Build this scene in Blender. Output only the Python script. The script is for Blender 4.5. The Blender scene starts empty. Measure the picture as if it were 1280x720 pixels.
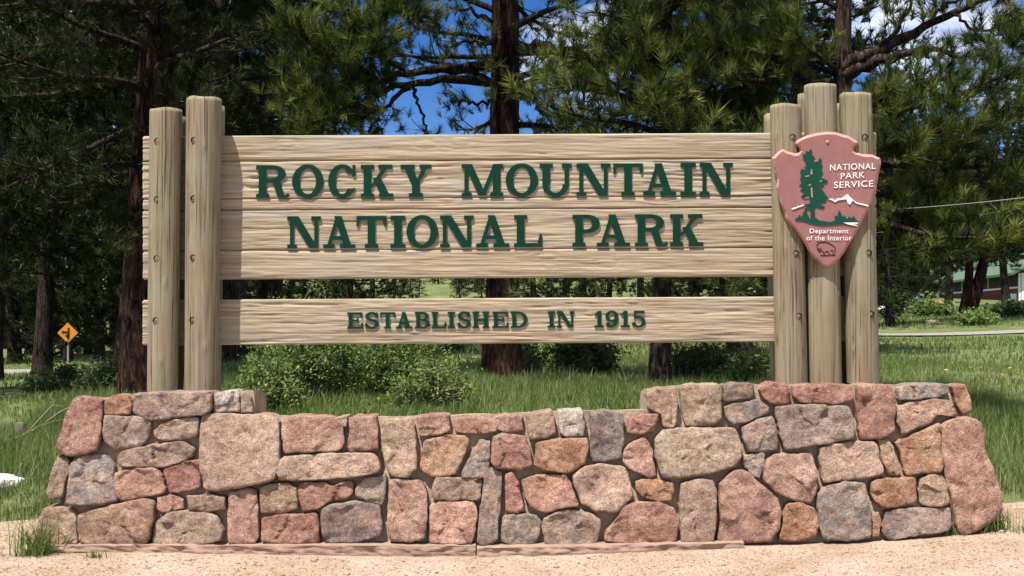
import bpy, bmesh, math, random
import numpy as np
from mathutils import Vector, Matrix, noise as mn

S = bpy.context.scene
C = S.collection
R = math.radians
rng = np.random.default_rng(11)
random.seed(5)

# ------------------------------------------------------------------ camera
EYE, F = 1.6, 1620.0            # eye height (m); focal length in photo pixels
cam = bpy.data.cameras.new('camera')
cam.sensor_width = 36.0
cam.lens = F / 1280 * 36
cam.shift_y = 40 / 1280
cam.clip_start, cam.clip_end = 0.1, 6000
co = bpy.data.objects.new('camera', cam)
co.location = (0, 0, EYE)
co.rotation_euler = (R(90), 0, 0)
C.objects.link(co)
S.camera = co


def P(u, v, d):
    return Vector(((u - 640) * d / F, d, EYE - (v - 400) * d / F))


# ------------------------------------------------------------------ light
SUN_EL = R(66)
SUN_DIR = Vector((0.72, 1.0, 0)).normalized() * math.cos(SUN_EL)
SUN_DIR.z = -math.sin(SUN_EL)
S.view_settings.view_transform = 'Standard'
S.view_settings.look = 'None'
S.view_settings.exposure = 0.92
S.view_settings.gamma = 1
S.view_settings.use_curve_mapping = False
sun = bpy.data.lights.new('sun', 'SUN')
sun.energy = 5.0
sun.angle = R(0.53)
sun.color = (1.0, 0.94, 0.84)
so_ = bpy.data.objects.new('sun', sun)
so_.rotation_euler = SUN_DIR.to_track_quat('-Z', 'Y').to_euler()
so_.location = (-8, -10, 30)
C.objects.link(so_)

W = bpy.data.worlds.new('World')
S.world = W
W.use_nodes = True
nt = W.node_tree
nt.nodes.clear()
N = nt.nodes.new
out = N('ShaderNodeOutputWorld')
bg = N('ShaderNodeBackground')
bg.inputs['Strength'].default_value = 0.066
sky = N('ShaderNodeTexSky')
sky.sky_type = 'NISHITA'
sky.sun_disc = False
sky.sun_elevation = SUN_EL
sky.sun_rotation = R(216)
sky.altitude = 2400
sky.air_density = 1.0
sky.dust_density = 0.4
sky.ozone_density = 2.5
tc = N('ShaderNodeTexCoord')
mp = N('ShaderNodeMapping')
mp.inputs['Location'].default_value = (5.3, 5.3 * .37, -0.25)
mp.inputs['Scale'].default_value = (1.0, 1.0, 2.6)
cl = N('ShaderNodeTexNoise')
cl.inputs['Scale'].default_value = 3.2
cl.inputs['Detail'].default_value = 9
cl.inputs['Roughness'].default_value = 0.55
rmp = N('ShaderNodeValToRGB')
rmp.color_ramp.elements[0].position = 0.465
rmp.color_ramp.elements[1].position = 0.60
mixc = N('ShaderNodeMixRGB')
mixc.inputs['Color2'].default_value = (13, 13.3, 13.8, 1)
L = nt.links.new
L(tc.outputs['Generated'], mp.inputs['Vector'])
L(mp.outputs['Vector'], cl.inputs['Vector'])
L(cl.outputs['Fac'], rmp.inputs['Fac'])
L(rmp.outputs['Color'], mixc.inputs['Fac'])
hs = N('ShaderNodeHueSaturation')
hs.inputs['Saturation'].default_value = 1.38
hs.inputs['Hue'].default_value = 0.515
L(sky.outputs['Color'], hs.inputs['Color'])
L(hs.outputs['Color'], mixc.inputs['Color1'])
L(mixc.outputs['Color'], bg.inputs['Color'])
L(bg.outputs['Background'], out.inputs['Surface'])


# ------------------------------------------------------------------ materials
class Mat:
    """small node-material writer"""

    def __init__(s, name, rough=0.9):
        s.m = bpy.data.materials.new(name)
        s.m.use_nodes = True
        s.nt = s.m.node_tree
        s.b = s.nt.nodes['Principled BSDF']
        s.b.inputs['Roughness'].default_value = rough
        s.b.inputs['Specular IOR Level'].default_value = 0.12
        s.o = s.nt.nodes['Material Output']

    def n(s, t, **kw):
        x = s.nt.nodes.new('ShaderNode' + t)
        for k, v in kw.items():
            if k in x.inputs:
                x.inputs[k].default_value = v
            else:
                setattr(x, k, v)
        return x

    def l(s, a, b):
        s.nt.links.new(a, b)

    def coord(s, kind='Object', scale=(1, 1, 1), off=None):
        t = s.n('TexCoord')
        m = s.n('Mapping')
        m.inputs['Scale'].default_value = scale
        if off is not None:
            s.l(off, m.inputs['Location'])
        s.l(t.outputs[kind], m.inputs['Vector'])
        return m.outputs['Vector']

    def noise(s, vec, scale, detail=5, rough=0.55, dist=0.0):
        x = s.n('TexNoise')
        x.inputs['Scale'].default_value = scale
        x.inputs['Detail'].default_value = detail
        x.inputs['Roughness'].default_value = rough
        x.inputs['Distortion'].default_value = dist
        s.l(vec, x.inputs['Vector'])
        return x.outputs['Fac']

    def voro(s, vec, scale, feature='F1'):
        x = s.n('TexVoronoi', feature=feature)
        x.inputs['Scale'].default_value = scale
        s.l(vec, x.inputs['Vector'])
        return x.outputs['Distance']

    def ramp(s, fac, stops):
        x = s.n('ValToRGB')
        e = x.color_ramp.elements
        while len(e) < len(stops):
            e.new(0.5)
        for q, (p, c) in zip(e, stops):
            q.position = p
            q.color = (c, c, c, 1) if isinstance(c, (int, float)) else (*c, 1)
        s.l(fac, x.inputs['Fac'])
        return x.outputs['Color']

    def mix(s, a, b, fac, mode='MIX'):
        x = s.n('MixRGB', blend_type=mode)
        for q, i in ((fac, 'Fac'), (a, 'Color1'), (b, 'Color2')):
            if isinstance(q, (int, float)):
                x.inputs[i].default_value = q if i == 'Fac' else (q, q, q, 1)
            elif isinstance(q, tuple):
                x.inputs[i].default_value = (*q, 1)
            else:
                s.l(q, x.inputs[i])
        return x.outputs['Color']

    def math(s, op, a, b=0.0):
        x = s.n('Math', operation=op)
        for q, i in ((a, 0), (b, 1)):
            if isinstance(q, (int, float)):
                x.inputs[i].default_value = q
            else:
                s.l(q, x.inputs[i])
        return x.outputs[0]

    def bump(s, h, strength=0.5, dist=0.01, prev=None):
        x = s.n('Bump')
        x.inputs['Strength'].default_value = strength
        x.inputs['Distance'].default_value = dist
        s.l(h, x.inputs['Height'])
        if prev is not None:
            s.l(prev, x.inputs['Normal'])
        s.l(x.outputs['Normal'], s.b.inputs['Normal'])
        return x.outputs['Normal']

    def col(s, c):
        if isinstance(c, tuple):
            s.b.inputs['Base Color'].default_value = (*c, 1)
        else:
            s.l(c, s.b.inputs['Base Color'])

    def leafy(s, c, trans=0.3):
        """diffuse + translucent, for needles, leaves and blades"""
        d = s.n('BsdfDiffuse')
        t = s.n('BsdfTranslucent')
        g = s.n('BsdfGlossy')
        g.inputs['Roughness'].default_value = 0.45
        m = s.n('MixShader')
        m.inputs[0].default_value = trans
        m2 = s.n('MixShader')
        m2.inputs[0].default_value = 0.012
        s.l(c, d.inputs['Color'])
        s.l(c, t.inputs['Color'])
        s.l(d.outputs[0], m.inputs[1])
        s.l(t.outputs[0], m.inputs[2])
        s.l(m.outputs[0], m2.inputs[1])
        s.l(g.outputs[0], m2.inputs[2])
        s.l(m2.outputs[0], s.o.inputs['Surface'])


def flat(name, c, rough=0.7, var=0.25, sc=12, bump=0.0):
    m = Mat(name, rough)
    v = m.coord()
    n = m.noise(v, sc, 6)
    m.col(m.mix(tuple(x * (1 - var) for x in c), tuple(min(1, x * (1 + var)) for x in c), n))
    if bump:
        m.bump(m.noise(v, sc * 6, 4), bump, 0.004)
    return m.m


def mat_stone():
    m = Mat('stone', 0.9)
    oi = m.n('ObjectInfo')
    k = m.math('MULTIPLY', oi.outputs['Random'], 60)
    v = m.coord('Object', (1, 1, 1), k)
    n1 = m.noise(v, 5.0, 6, 0.6)
    n2 = m.noise(v, 26, 8, 0.7)
    n3 = m.noise(v, 120, 4, 0.6)
    base = oi.outputs['Color']
    pale = m.mix(base, (0.52, 0.39, 0.30), 0.42)
    dark = m.mix(base, (0.10, 0.066, 0.058), 0.5)
    c = m.mix(dark, pale, m.ramp(n1, [(0.36, 0.0), (0.64, 1.0)]))
    c = m.mix(base, c, 0.9)
    c = m.mix(c, 0.93, 1.0, 'MULTIPLY')
    redd = m.mix(c, m.mix((0.40, 0.20, 0.13), (0.36, 0.30, 0.23), m.math('MULTIPLY', m.math('FRACT', m.math('MULTIPLY', oi.outputs['Random'], 7.3)), 1.0)), 0.42)
    c = m.mix(c, redd, m.ramp(m.noise(v, 9, 5, 0.6), [(0.49, 0.0), (0.62, 1.0)]))
    c = m.mix(c, m.ramp(n2, [(0.3, 0.40), (0.5, 1.05), (0.72, 1.6)]), 0.8, 'MULTIPLY')
    c = m.mix(c, m.ramp(n3, [(0.32, 0.4), (0.5, 1.05), (0.7, 1.75)]), 0.7, 'MULTIPLY')
    li = m.ramp(m.noise(v, 34, 6, 0.75), [(0.62, 0.0), (0.70, 1.0)])
    c = m.mix(c, (0.47, 0.45, 0.38), m.math('MULTIPLY', li, 0.6))
    bk = m.ramp(m.noise(v, 21, 6, 0.75), [(0.27, 1.0), (0.34, 0.0)])
    c = m.mix(c, (0.07, 0.06, 0.06), m.math('MULTIPLY', bk, 0.6))
    m.col(c)
    a = m.bump(m.noise(v, 22, 10, 0.72), 0.9, 0.036)
    a = m.bump(m.noise(v, 55, 6, 0.7), 0.8, 0.014, a)
    m.bump(n3, 0.6, 0.006, a)
    return m.m


def mat_mortar():
    m = Mat('mortar', 0.95)
    v = m.coord()
    n = m.noise(v, 7, 7, 0.65)
    c = m.ramp(n, [(0.3, (0.27, 0.20, 0.145)), (0.55, (0.38, 0.295, 0.22)), (0.75, (0.47, 0.375, 0.295))])
    c = m.mix(c, m.ramp(m.noise(v, 150, 3), [(0.3, 0.6), (0.6, 1.1)]), 0.6, 'MULTIPLY')
    m.col(c)
    a = m.bump(m.noise(v, 30, 8, 0.7), 0.9, 0.02)
    m.bump(m.noise(v, 160, 3), 0.5, 0.005, a)
    return m.m


def mat_board():
    m = Mat('board_wood', 0.85)
    oi = m.n('ObjectInfo')
    k = m.math('MULTIPLY', oi.outputs['Random'], 40)
    v = m.coord('Object', (0.55, 1, 9), k)
    w = m.coord('Object', (0.25, 1, 30), k)
    g = m.noise(v, 3.2, 8, 0.62, 0.5)
    g2 = m.noise(w, 3.5, 6, 0.6, 0.35)
    c = m.ramp(g, [(0.28, (0.215, 0.16, 0.105)), (0.44, (0.32, 0.252, 0.176)), (0.6, (0.385, 0.31, 0.222)), (0.8, (0.455, 0.375, 0.282))])
    c = m.mix(c, m.ramp(g2, [(0.3, 0.52), (0.5, 1.0), (0.7, 1.2)]), 0.9, 'MULTIPLY')
    oldw = m.ramp(m.noise(m.coord('Object', (0.6, 1, 2.0), k), 2.2, 4), [(0.45, 0.0), (0.7, 1.0)])
    c = m.mix(c, m.mix(c, (0.33, 0.305, 0.26), 0.6), oldw)
    m.col(c)
    a = m.bump(g, 0.6, 0.012)
    a = m.bump(g2, 0.8, 0.006, a)
    m.bump(m.noise(m.coord('Object', (6, 1, 60)), 5, 5), 0.3, 0.004, a)
    return m.m


def mat_post():
    m = Mat('post_wood', 0.85)
    oi = m.n('ObjectInfo')
    k = m.math('MULTIPLY', oi.outputs['Random'], 40)
    v = m.coord('Object', (12, 12, 0.7), k)
    w = m.coord('Object', (34, 34, 0.8), k)
    g = m.noise(v, 2.2, 7, 0.6, 0.3)
    c = m.ramp(g, [(0.25, (0.135, 0.105, 0.066)), (0.45, (0.21, 0.168, 0.11)), (0.65, (0.26, 0.212, 0.146)), (0.8, (0.32, 0.268, 0.197))])
    c = m.mix(c, m.ramp(m.noise(w, 2, 5, 0.6), [(0.3, 0.5), (0.5, 1.0), (0.7, 1.2)]), 0.85, 'MULTIPLY')
    kn = m.ramp(m.voro(m.coord('Object', (4, 4, 1.7), k), 1.3), [(0.05, 0.35), (0.14, 1.0)])
    c = m.mix(c, kn, 0.75, 'MULTIPLY')
    cr = m.ramp(m.noise(m.coord('Object', (50, 50, 0.4), k), 1.6, 4, 0.6), [(0.36, 0.3), (0.40, 1.0)])
    c = m.mix(c, cr, 0.9, 'MULTIPLY')
    gr = m.ramp(m.noise(m.coord('Object', (1, 1, 1), k), 2.8, 4), [(0.42, 0.0), (0.72, 1.0)])
    c = m.mix(c, m.mix(c, (0.24, 0.24, 0.165), 0.55), gr)
    m.col(c)
    a = m.bump(g, 0.5, 0.01)
    a = m.bump(cr, 0.9, 0.008, a)
    m.bump(m.noise(w, 3, 4), 0.5, 0.004, a)
    return m.m


def mat_bark(name, c0, c1, c2, sc=1.0):
    m = Mat(name, 0.95)
    v = m.coord('Object', (6 * sc, 6 * sc, 1.7 * sc))
    n = m.noise(v, 2.0, 7, 0.62, 0.8)
    vo = m.ramp(m.noise(m.coord('Object', (13 * sc, 13 * sc, 2.0 * sc)), 1.6, 5, 0.6, 1.2), [(0.40, 0.0), (0.5, 1.0)])
    c = m.ramp(n, [(0.3, c0), (0.5, c1), (0.72, c2)])
    c = m.mix(c, m.mix(c, 0.25, 1.0, 'MULTIPLY'), m.math('SUBTRACT', 1.0, vo))
    m.col(c)
    a = m.bump(vo, 0.9, 0.04)
    m.bump(n, 0.7, 0.02, a)
    return m.m


def mat_leaf(name, stops, sc=1.3, trans=0.3, var=0.5):
    """colour from clumps in space and a per-leaf random attribute"""
    m = Mat(name)
    v = m.coord()
    n = m.noise(v, sc, 4, 0.6)
    at = m.n('Attribute', attribute_name='rnd')
    f = m.math('ADD', m.math('MULTIPLY', n, 1 - var), m.math('MULTIPLY', at.outputs['Fac'], var))
    m.leafy(m.ramp(f, stops), trans)
    return m.m


def mat_ground():
    m = Mat('meadow_soil', 1.0)
    v = m.coord()
    n = m.noise(v, 0.35, 8, 0.65)
    n2 = m.noise(v, 3.5, 8, 0.7)
    n3 = m.noise(v, 40, 4, 0.7)
    c = m.ramp(n, [(0.3, (0.06, 0.085, 0.028)), (0.5, (0.10, 0.13, 0.045)), (0.68, (0.17, 0.165, 0.08))])
    c = m.mix(c, m.ramp(n2, [(0.3, 0.5), (0.5, 1.0), (0.7, 1.35)]), 0.7, 'MULTIPLY')
    c = m.mix(c, m.ramp(n3, [(0.3, 0.5), (0.5, 1.0), (0.7, 1.4)]), 0.6, 'MULTIPLY')
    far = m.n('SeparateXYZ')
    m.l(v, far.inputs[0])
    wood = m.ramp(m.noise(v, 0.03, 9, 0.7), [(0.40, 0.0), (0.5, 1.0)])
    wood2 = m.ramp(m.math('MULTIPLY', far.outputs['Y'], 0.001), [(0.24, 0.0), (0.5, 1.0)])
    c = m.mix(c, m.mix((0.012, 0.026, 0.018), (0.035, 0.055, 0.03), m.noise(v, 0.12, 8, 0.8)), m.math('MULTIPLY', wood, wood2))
    m.col(c)
    a = m.bump(n2, 0.8, 0.06)
    m.bump(n3, 0.8, 0.02, a)
    return m.m


def mat_gravel():
    m = Mat('gravel', 1.0)
    v = m.coord()
    n = m.noise(v, 1.6, 6, 0.6)
    f = m.noise(v, 70, 5, 0.75)
    c = m.ramp(n, [(0.3, (0.275, 0.195, 0.14)), (0.55, (0.36, 0.265, 0.20)), (0.75, (0.43, 0.33, 0.26))])
    vo = m.n('TexVoronoi')
    vo.inputs['Scale'].default_value = 95
    m.l(v, vo.inputs['Vector'])
    sp = m.n('SeparateXYZ')
    m.l(vo.outputs['Color'], sp.inputs[0])
    c = m.mix(c, m.ramp(sp.outputs['X'], [(0.0, 0.62), (0.5, 1.0), (1.0, 1.28)]), 0.75, 'MULTIPLY')
    c = m.mix(c, m.ramp(f, [(0.28, 0.55), (0.5, 1.0), (0.7, 1.2)]), 0.6, 'MULTIPLY')
    m.col(c)
    a = m.bump(m.noise(v, 12, 6, 0.7), 0.6, 0.03)
    m.bump(vo.outputs['Distance'], 0.6, 0.01, a)
    return m.m


M = {
    'stone': mat_stone(), 'mortar': mat_mortar(), 'board': mat_board(), 'post': mat_post(),
    'green': flat('green_letter_paint', (0.002, 0.030, 0.0165), 0.5, 0.3, 20, 0.2),
    'bolt': flat('bolt_recess_shade', (0.010, 0.009, 0.008), 0.95), 'steel': flat('bolt_steel', (0.16, 0.14, 0.12), 0.5),  # bolt ring painted near-black for the shade of a deep recess
    'pink': flat('plaque_pink', (0.255, 0.118, 0.113), 0.8, 0.2, 14, 0.4),
    'pinkrim': flat('plaque_chipped_pink', (0.40, 0.21, 0.185), 0.85, 0.3, 30, 0.6),
    'egreen': flat('emblem_green', (0.005, 0.055, 0.033), 0.6, 0.3, 40),
    'white': flat('white_paint', (0.74, 0.70, 0.68), 0.6, 0.06, 40), 'black': flat('black_paint', (0.02, 0.018, 0.018), 0.6),
    'bark': mat_bark('ponderosa_bark', (0.012, 0.006, 0.005), (0.03, 0.014, 0.010), (0.07, 0.035, 0.025)),
    'barkd': mat_bark('dark_bark', (0.016, 0.012, 0.010), (0.042, 0.03, 0.025), (0.085, 0.06, 0.048), 1.6),
    'needle': mat_leaf('pine_needles', [(0.22, (0.012, 0.022, 0.007)), (0.45, (0.038, 0.060, 0.015)), (0.60, (0.12, 0.148, 0.032)), (0.78, (0.29, 0.30, 0.08))], 1.1, 0.12),  # upper ramp colours brightened to carry the look of sunlit tufts
    'needled': mat_leaf('shaded_pine_needles', [(0.25, (0.007, 0.013, 0.005)), (0.5, (0.022, 0.035, 0.011)), (0.75, (0.062, 0.078, 0.022))], 0.8, 0.08),  # darker copy of the pine needles, woodland shade put into the colour
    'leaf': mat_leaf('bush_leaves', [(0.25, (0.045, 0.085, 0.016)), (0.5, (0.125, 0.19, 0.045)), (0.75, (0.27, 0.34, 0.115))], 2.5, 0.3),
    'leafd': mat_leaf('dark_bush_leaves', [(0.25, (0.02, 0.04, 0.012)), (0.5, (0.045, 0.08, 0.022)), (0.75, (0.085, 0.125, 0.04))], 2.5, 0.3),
    'grass': mat_leaf('grass_blades', [(0.2, (0.045, 0.072, 0.018)), (0.42, (0.098, 0.145, 0.038)), (0.6, (0.165, 0.218, 0.066)), (0.8, (0.36, 0.34, 0.18))], 0.9, 0.32),
    'litter': flat('needle_litter', (0.16, 0.085, 0.05), 0.9, 0.4, 30), 'stalk': mat_leaf('dry_stalk', [(0.3, (0.22, 0.20, 0.10)), (0.6, (0.38, 0.34, 0.20)), (0.8, (0.5, 0.45, 0.3))], 0.9, 0.3),
    'ground': mat_ground(), 'gravel': mat_gravel(),
    'asphalt': flat('road_surface', (0.22, 0.205, 0.19), 0.9, 0.2, 3, 0.3),
    'footing': flat('footing_ledge', (0.27, 0.185, 0.14), 0.95, 0.35, 9, 0.8), 'twig': flat('dead_wood', (0.20, 0.165, 0.125), 0.9, 0.4, 30, 0.4),
    'yellow': flat('warning_yellow', (0.52, 0.20, 0.012), 0.5, 0.15), 'metal': flat('galvanised_post', (0.22, 0.21, 0.19), 0.5),
    'petal': flat('yellow_petals', (0.75, 0.55, 0.03), 0.7), 'roof': flat('green_roof', (0.075, 0.125, 0.082), 0.6, 0.3, 3),
    'brown': flat('brown_siding', (0.13, 0.045, 0.035), 0.8, 0.2, 4), 'glass': flat('dark_window_glass', (0.012, 0.012, 0.013), 0.6, 0.1),
    'brick': flat('chimney_brick', (0.42, 0.28, 0.18), 0.9), 'trimw': flat('white_trim', (0.75, 0.73, 0.70), 0.6, 0.05),
    'teal': flat('pale_blue_panel', (0.30, 0.52, 0.55), 0.6, 0.1), 'dirt': flat('red_dirt', (0.36, 0.17, 0.085), 1.0, 0.3, 3, 0.5),
    'cone': flat('cone_bud', (0.23, 0.11, 0.055), 0.9), 'cable': flat('grey_cable', (0.3, 0.3, 0.28), 0.5),
    'rockw': flat('white_rock', (0.62, 0.60, 0.56), 0.9, 0.2, 9, 0.6),
}


# ------------------------------------------------------------------ mesh helpers
def link(name, me, parent=None, mats=()):
    o = bpy.data.objects.new(name, me)
    C.objects.link(o)
    if parent is not None:
        o.parent = parent
    for m in mats:
        me.materials.append(M[m])
    return o


def arr_mesh(name, verts, tris=None, quads=None, smooth=False, rnd=None, mat=None):
    me = bpy.data.meshes.new(name)
    verts = np.asarray(verts, np.float32)
    me.vertices.add(len(verts))
    me.vertices.foreach_set('co', verts.ravel())
    parts, sizes = [], []
    if quads is not None and len(quads):
        parts.append(np.asarray(quads, np.int32).ravel())
        sizes.append(np.full(len(quads), 4, np.int32))
    if tris is not None and len(tris):
        parts.append(np.asarray(tris, np.int32).ravel())
        sizes.append(np.full(len(tris), 3, np.int32))
    idx = np.concatenate(parts)
    tot = np.concatenate(sizes)
    me.loops.add(len(idx))
    me.loops.foreach_set('vertex_index', idx)
    me.polygons.add(len(tot))
    start = np.concatenate([[0], np.cumsum(tot)[:-1]]).astype(np.int32)
    me.polygons.foreach_set('loop_start', start)
    if smooth:
        me.polygons.foreach_set('use_smooth', np.ones(len(tot), bool))
    if mat is not None:
        me.polygons.foreach_set('material_index', np.asarray(mat, np.int32))
    if rnd is not None:
        a = me.attributes.new('rnd', 'FLOAT', 'POINT')
        a.data.foreach_set('value', np.asarray(rnd, np.float32))
    me.update(calc_edges=True)
    me.validate()
    return me


def bm_mesh(name, bm, smooth=False):
    bmesh.ops.recalc_face_normals(bm, faces=bm.faces)
    me = bpy.data.meshes.new(name)
    bm.to_mesh(me)
    bm.free()
    if smooth:
        for p in me.polygons:
            p.use_smooth = True
    return me


def box(bm, x0, x1, y0, y1, z0, z1, mat=0, mtx=None):
    vs = [bm.verts.new((x, y, z)) for x in (x0, x1) for y in (y0, y1) for z in (z0, z1)]
    if mtx is not None:
        for v in vs:
            v.co = mtx @ v.co
    for f in ((0, 1, 3, 2), (4, 6, 7, 5), (0, 4, 5, 1), (2, 3, 7, 6), (0, 2, 6, 4), (1, 5, 7, 3)):
        bm.faces.new([vs[i] for i in f]).material_index = mat


def thing(name, label, cat, loc=(0, 0, 0), group=None):
    o = bpy.data.objects.new(name, None)
    o.empty_display_size = 0.3
    C.objects.link(o)
    o.location = loc
    tag(o, label, cat, group)
    return o


def tag(o, label, cat, group=None):
    o['label'] = label
    o['category'] = cat
    if group:
        o['group'] = group
    return o


def struct(o, kind='structure', label=None):
    o['kind'] = kind
    if label:
        o['label'] = label
    return o


def tubes(paths, sides=6):
    """paths: list of (points Nx3, radii N). Returns verts, quads for all tubes together."""
    V, Q, base = [], [], 0
    for pts, rad in paths:
        pts = np.asarray(pts, float)
        n = len(pts)
        t = np.gradient(pts, axis=0)
        t /= np.linalg.norm(t, axis=1)[:, None] + 1e-9
        ref = np.array([0.0, 0.0, 1.0]) if abs(t[:, 2].mean()) < 0.8 else np.array([1.0, 0.0, 0.0])
        a = np.cross(t, ref)
        a /= np.linalg.norm(a, axis=1)[:, None] + 1e-9
        b = np.cross(t, a)
        ang = np.linspace(0, 2 * np.pi, sides, endpoint=False)
        ring = (a[:, None, :] * np.cos(ang)[None, :, None] + b[:, None, :] * np.sin(ang)[None, :, None])
        vv = pts[:, None, :] + ring * np.asarray(rad)[:, None, None]
        V.append(vv.reshape(-1, 3))
        i = np.arange(n - 1)[:, None] * sides
        j = np.arange(sides)[None, :]
        k = (j + 1) % sides
        q = np.stack([i + j, i + k, i + sides + k, i + sides + j], -1).reshape(-1, 4) + base
        Q.append(q)
        base += n * sides
    return np.concatenate(V), np.concatenate(Q)


# ------------------------------------------------------------------ terrain
def pix(u, v, d):
    p = P(u, v, d)
    return (p.x, p.y, p.z)


TP = [(-6, 1, 0.0), (6, 1, 0.05), (0, 4, 0.0), (-4, 6, 0), (4, 6, 0.03), (-14, 6, 0), (14, 6, 0.1),
      pix(60, 692, 8.8), pix(350, 694, 8.8), pix(640, 695, 8.8), pix(900, 685, 8.8), pix(1150, 673, 8.9), pix(1250, 652, 9.2),
      pix(0, 655, 10.2), pix(20, 600, 12.0), pix(60, 535, 16), pix(40, 500, 23), pix(62, 477, 40), pix(85, 466, 58), pix(0, 469, 52), pix(0, 458, 63),
      pix(1250, 640, 10.3), pix(1260, 560, 12.5), pix(1250, 492, 18), pix(1240, 452, 27), pix(1200, 420, 45), pix(1200, 401, 54),
      pix(1130, 404, 54), pix(1280, 377, 122), pix(1120, 382, 110),
      pix(178, 490, 19), pix(627, 476, 18), pix(825, 488, 15), pix(500, 517, 12.6), pix(700, 517, 12.6), pix(380, 517, 12.8),
      pix(900, 500, 13.5), pix(640, 455, 26), pix(640, 428, 45), pix(300, 452, 30), pix(440, 447, 46), pix(925, 441, 28),
      pix(640, 418, 60), (-12, 20, 0.3), (14, 20, 0.9), (-40, 60, -1.5), (-60, 120, -1.0), (0, 120, 2.4), (60, 120, 4.0),
      (30, 60, 2.0), (0, 200, 5.5), (-100, 200, 1), (120, 200, 6), (56, 165, 4.2), (-200, 60, -1), (200, 60, 4)]
TP = np.array(TP, float)
_c = 1.2


def _phi(r2):
    return np.sqrt(r2 + _c * _c)


_D = _phi(((TP[:, None, :2] - TP[None, :, :2]) ** 2).sum(-1))
_A = np.zeros((len(TP) + 3, len(TP) + 3))
_A[:-3, :-3] = _D - np.eye(len(TP)) * 0.02
_A[:-3, -3] = _A[-3, :-3] = 1
_A[:-3, -2:] = TP[:, :2]
_A[-2:, :-3] = TP[:, :2].T
_w = np.linalg.solve(_A, np.concatenate([TP[:, 2], [0, 0, 0]]))


def sstep(a, b, x):
    t = np.clip((x - a) / (b - a), 0, 1)
    return t * t * (3 - 2 * t)


def ground(x, y):
    x = np.asarray(x, float)
    y = np.asarray(y, float)
    sh = x.shape
    x = x.ravel()
    y = y.ravel()
    xc = np.clip(x, -220, 220)
    yc = np.clip(y, 0, 220)
    res = np.empty(len(x))
    for i in range(0, len(x), 40000):
        sl = slice(i, i + 40000)
        d = (xc[sl, None] - TP[None, :, 0]) ** 2 + (yc[sl, None] - TP[None, :, 1]) ** 2
        res[sl] = _phi(d) @ _w[:-3] + _w[-3] + _w[-2] * xc[sl] + _w[-1] * yc[sl]
    yy = np.maximum(y, 1)
    lat = 0.22 + 0.78 * sstep(-0.26, -0.10, x / yy)
    rough = 1 + 0.16 * np.sin(x * 0.011 + 1.3) + 0.09 * np.sin(x * 0.031 + y * 0.004) + 0.03 * np.sin(x * 0.09 + 2)
    res += sstep(130, 1300, y) * 120 * lat * rough
    return res.reshape(sh)


def gz(x, y):
    return float(ground(np.array([x]), np.array([y]))[0])


def axis(lo, hi, near, grow, start):
    out_, s, p = [0.0], near, 0.0
    while p < hi:
        if p > start:
            s *= grow
        p += s
        out_.append(p)
    return np.array(out_)


xa = axis(0, 2500, 0.25, 1.09, 7)
xs = np.concatenate([-xa[:0:-1], xa])
ys = np.concatenate([[-400, -150, -60, -25, -12, -6, -3], axis(0, 2200, 0.25, 1.06, 24)])
gx, gy = np.meshgrid(xs, ys)
gzv = ground(gx, np.maximum(gy, 0))
fine = np.array([[mn.noise(Vector((a * 0.9, b * 0.9, 0))) for a in xs] for b in ys])
gzv += fine * 0.03 * sstep(10.5, 13, gy)
gv = np.stack([gx, gy, gzv], -1).reshape(-1, 3)
nx = len(xs)
ii, jj = np.meshgrid(np.arange(len(ys) - 1), np.arange(nx - 1), indexing='ij')
q = np.stack([ii * nx + jj, ii * nx + jj + 1, (ii + 1) * nx + jj + 1, (ii + 1) * nx + jj], -1).reshape(-1, 4)
me = arr_mesh('ground', gv, quads=q, smooth=True)
struct(link('ground', me, None, ['ground']))


def sheet(name, mat, path_y0, path_y1, x0, x1, nxs, nys, lift, label=None):
    xs_ = np.linspace(x0, x1, nxs)
    t = np.linspace(0, 1, nys)
    a = np.array([path_y0(x) for x in xs_])
    b = np.array([path_y1(x) for x in xs_])
    Y = a[None, :] * (1 - t[:, None]) + b[None, :] * t[:, None]
    X = np.repeat(xs_[None, :], nys, 0)
    Z = ground(X, Y) + lift
    v = np.stack([X, Y, Z], -1).reshape(-1, 3)
    i, j = np.meshgrid(np.arange(nys - 1), np.arange(nxs - 1), indexing='ij')
    qq = np.stack([i * nxs + j, i * nxs + j + 1, (i + 1) * nxs + j + 1, (i + 1) * nxs + j], -1).reshape(-1, 4)
    o = link(name, arr_mesh(name, v, quads=qq, smooth=True), None, [mat])
    return struct(o)


def gravel_edge(x):
    return 10.02 + 0.35 * mn.noise(Vector((x * 0.9, 3, 0))) + 0.18 * mn.noise(Vector((x * 3.1, 7, 0))) + (0.62 if x > 0 else 0)


sheet('gravel_path', 'gravel', lambda x: 0.5, gravel_edge, -14, 14, 150, 60, 0.012)
road_c = lambda x: 57 - 11.5 * float(sstep(-16, 12, np.array(x)))
sheet('road', 'asphalt', lambda x: road_c(x) - 3 + 2.2 * float(sstep(-10, 8, np.array(x))), lambda x: road_c(x) + 3.2 - 2.2 * float(sstep(-10, 8, np.array(x))), -120, 120, 240, 6, 0.05)


# ------------------------------------------------------------------ stone wall
wall = thing('stone_wall', 'low mortared wall of red, pink and grey field stones under the wooden sign', 'stone wall', (0, 9.2, 0))
WO = Vector((0, 9.2, 0))
STONE_COLS = {
    'r': (0.285, 0.105, 0.08), 'p': (0.42, 0.215, 0.162), 't': (0.40, 0.29, 0.20), 'o': (0.36, 0.175, 0.088),
    'g': (0.26, 0.228, 0.205), 'v': (0.235, 0.18, 0.163), 'd': (0.10, 0.098, 0.102), 'w': (0.47, 0.42, 0.37),
    'b': (0.275, 0.178, 0.13), 'l': (0.46, 0.315, 0.24)}


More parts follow.
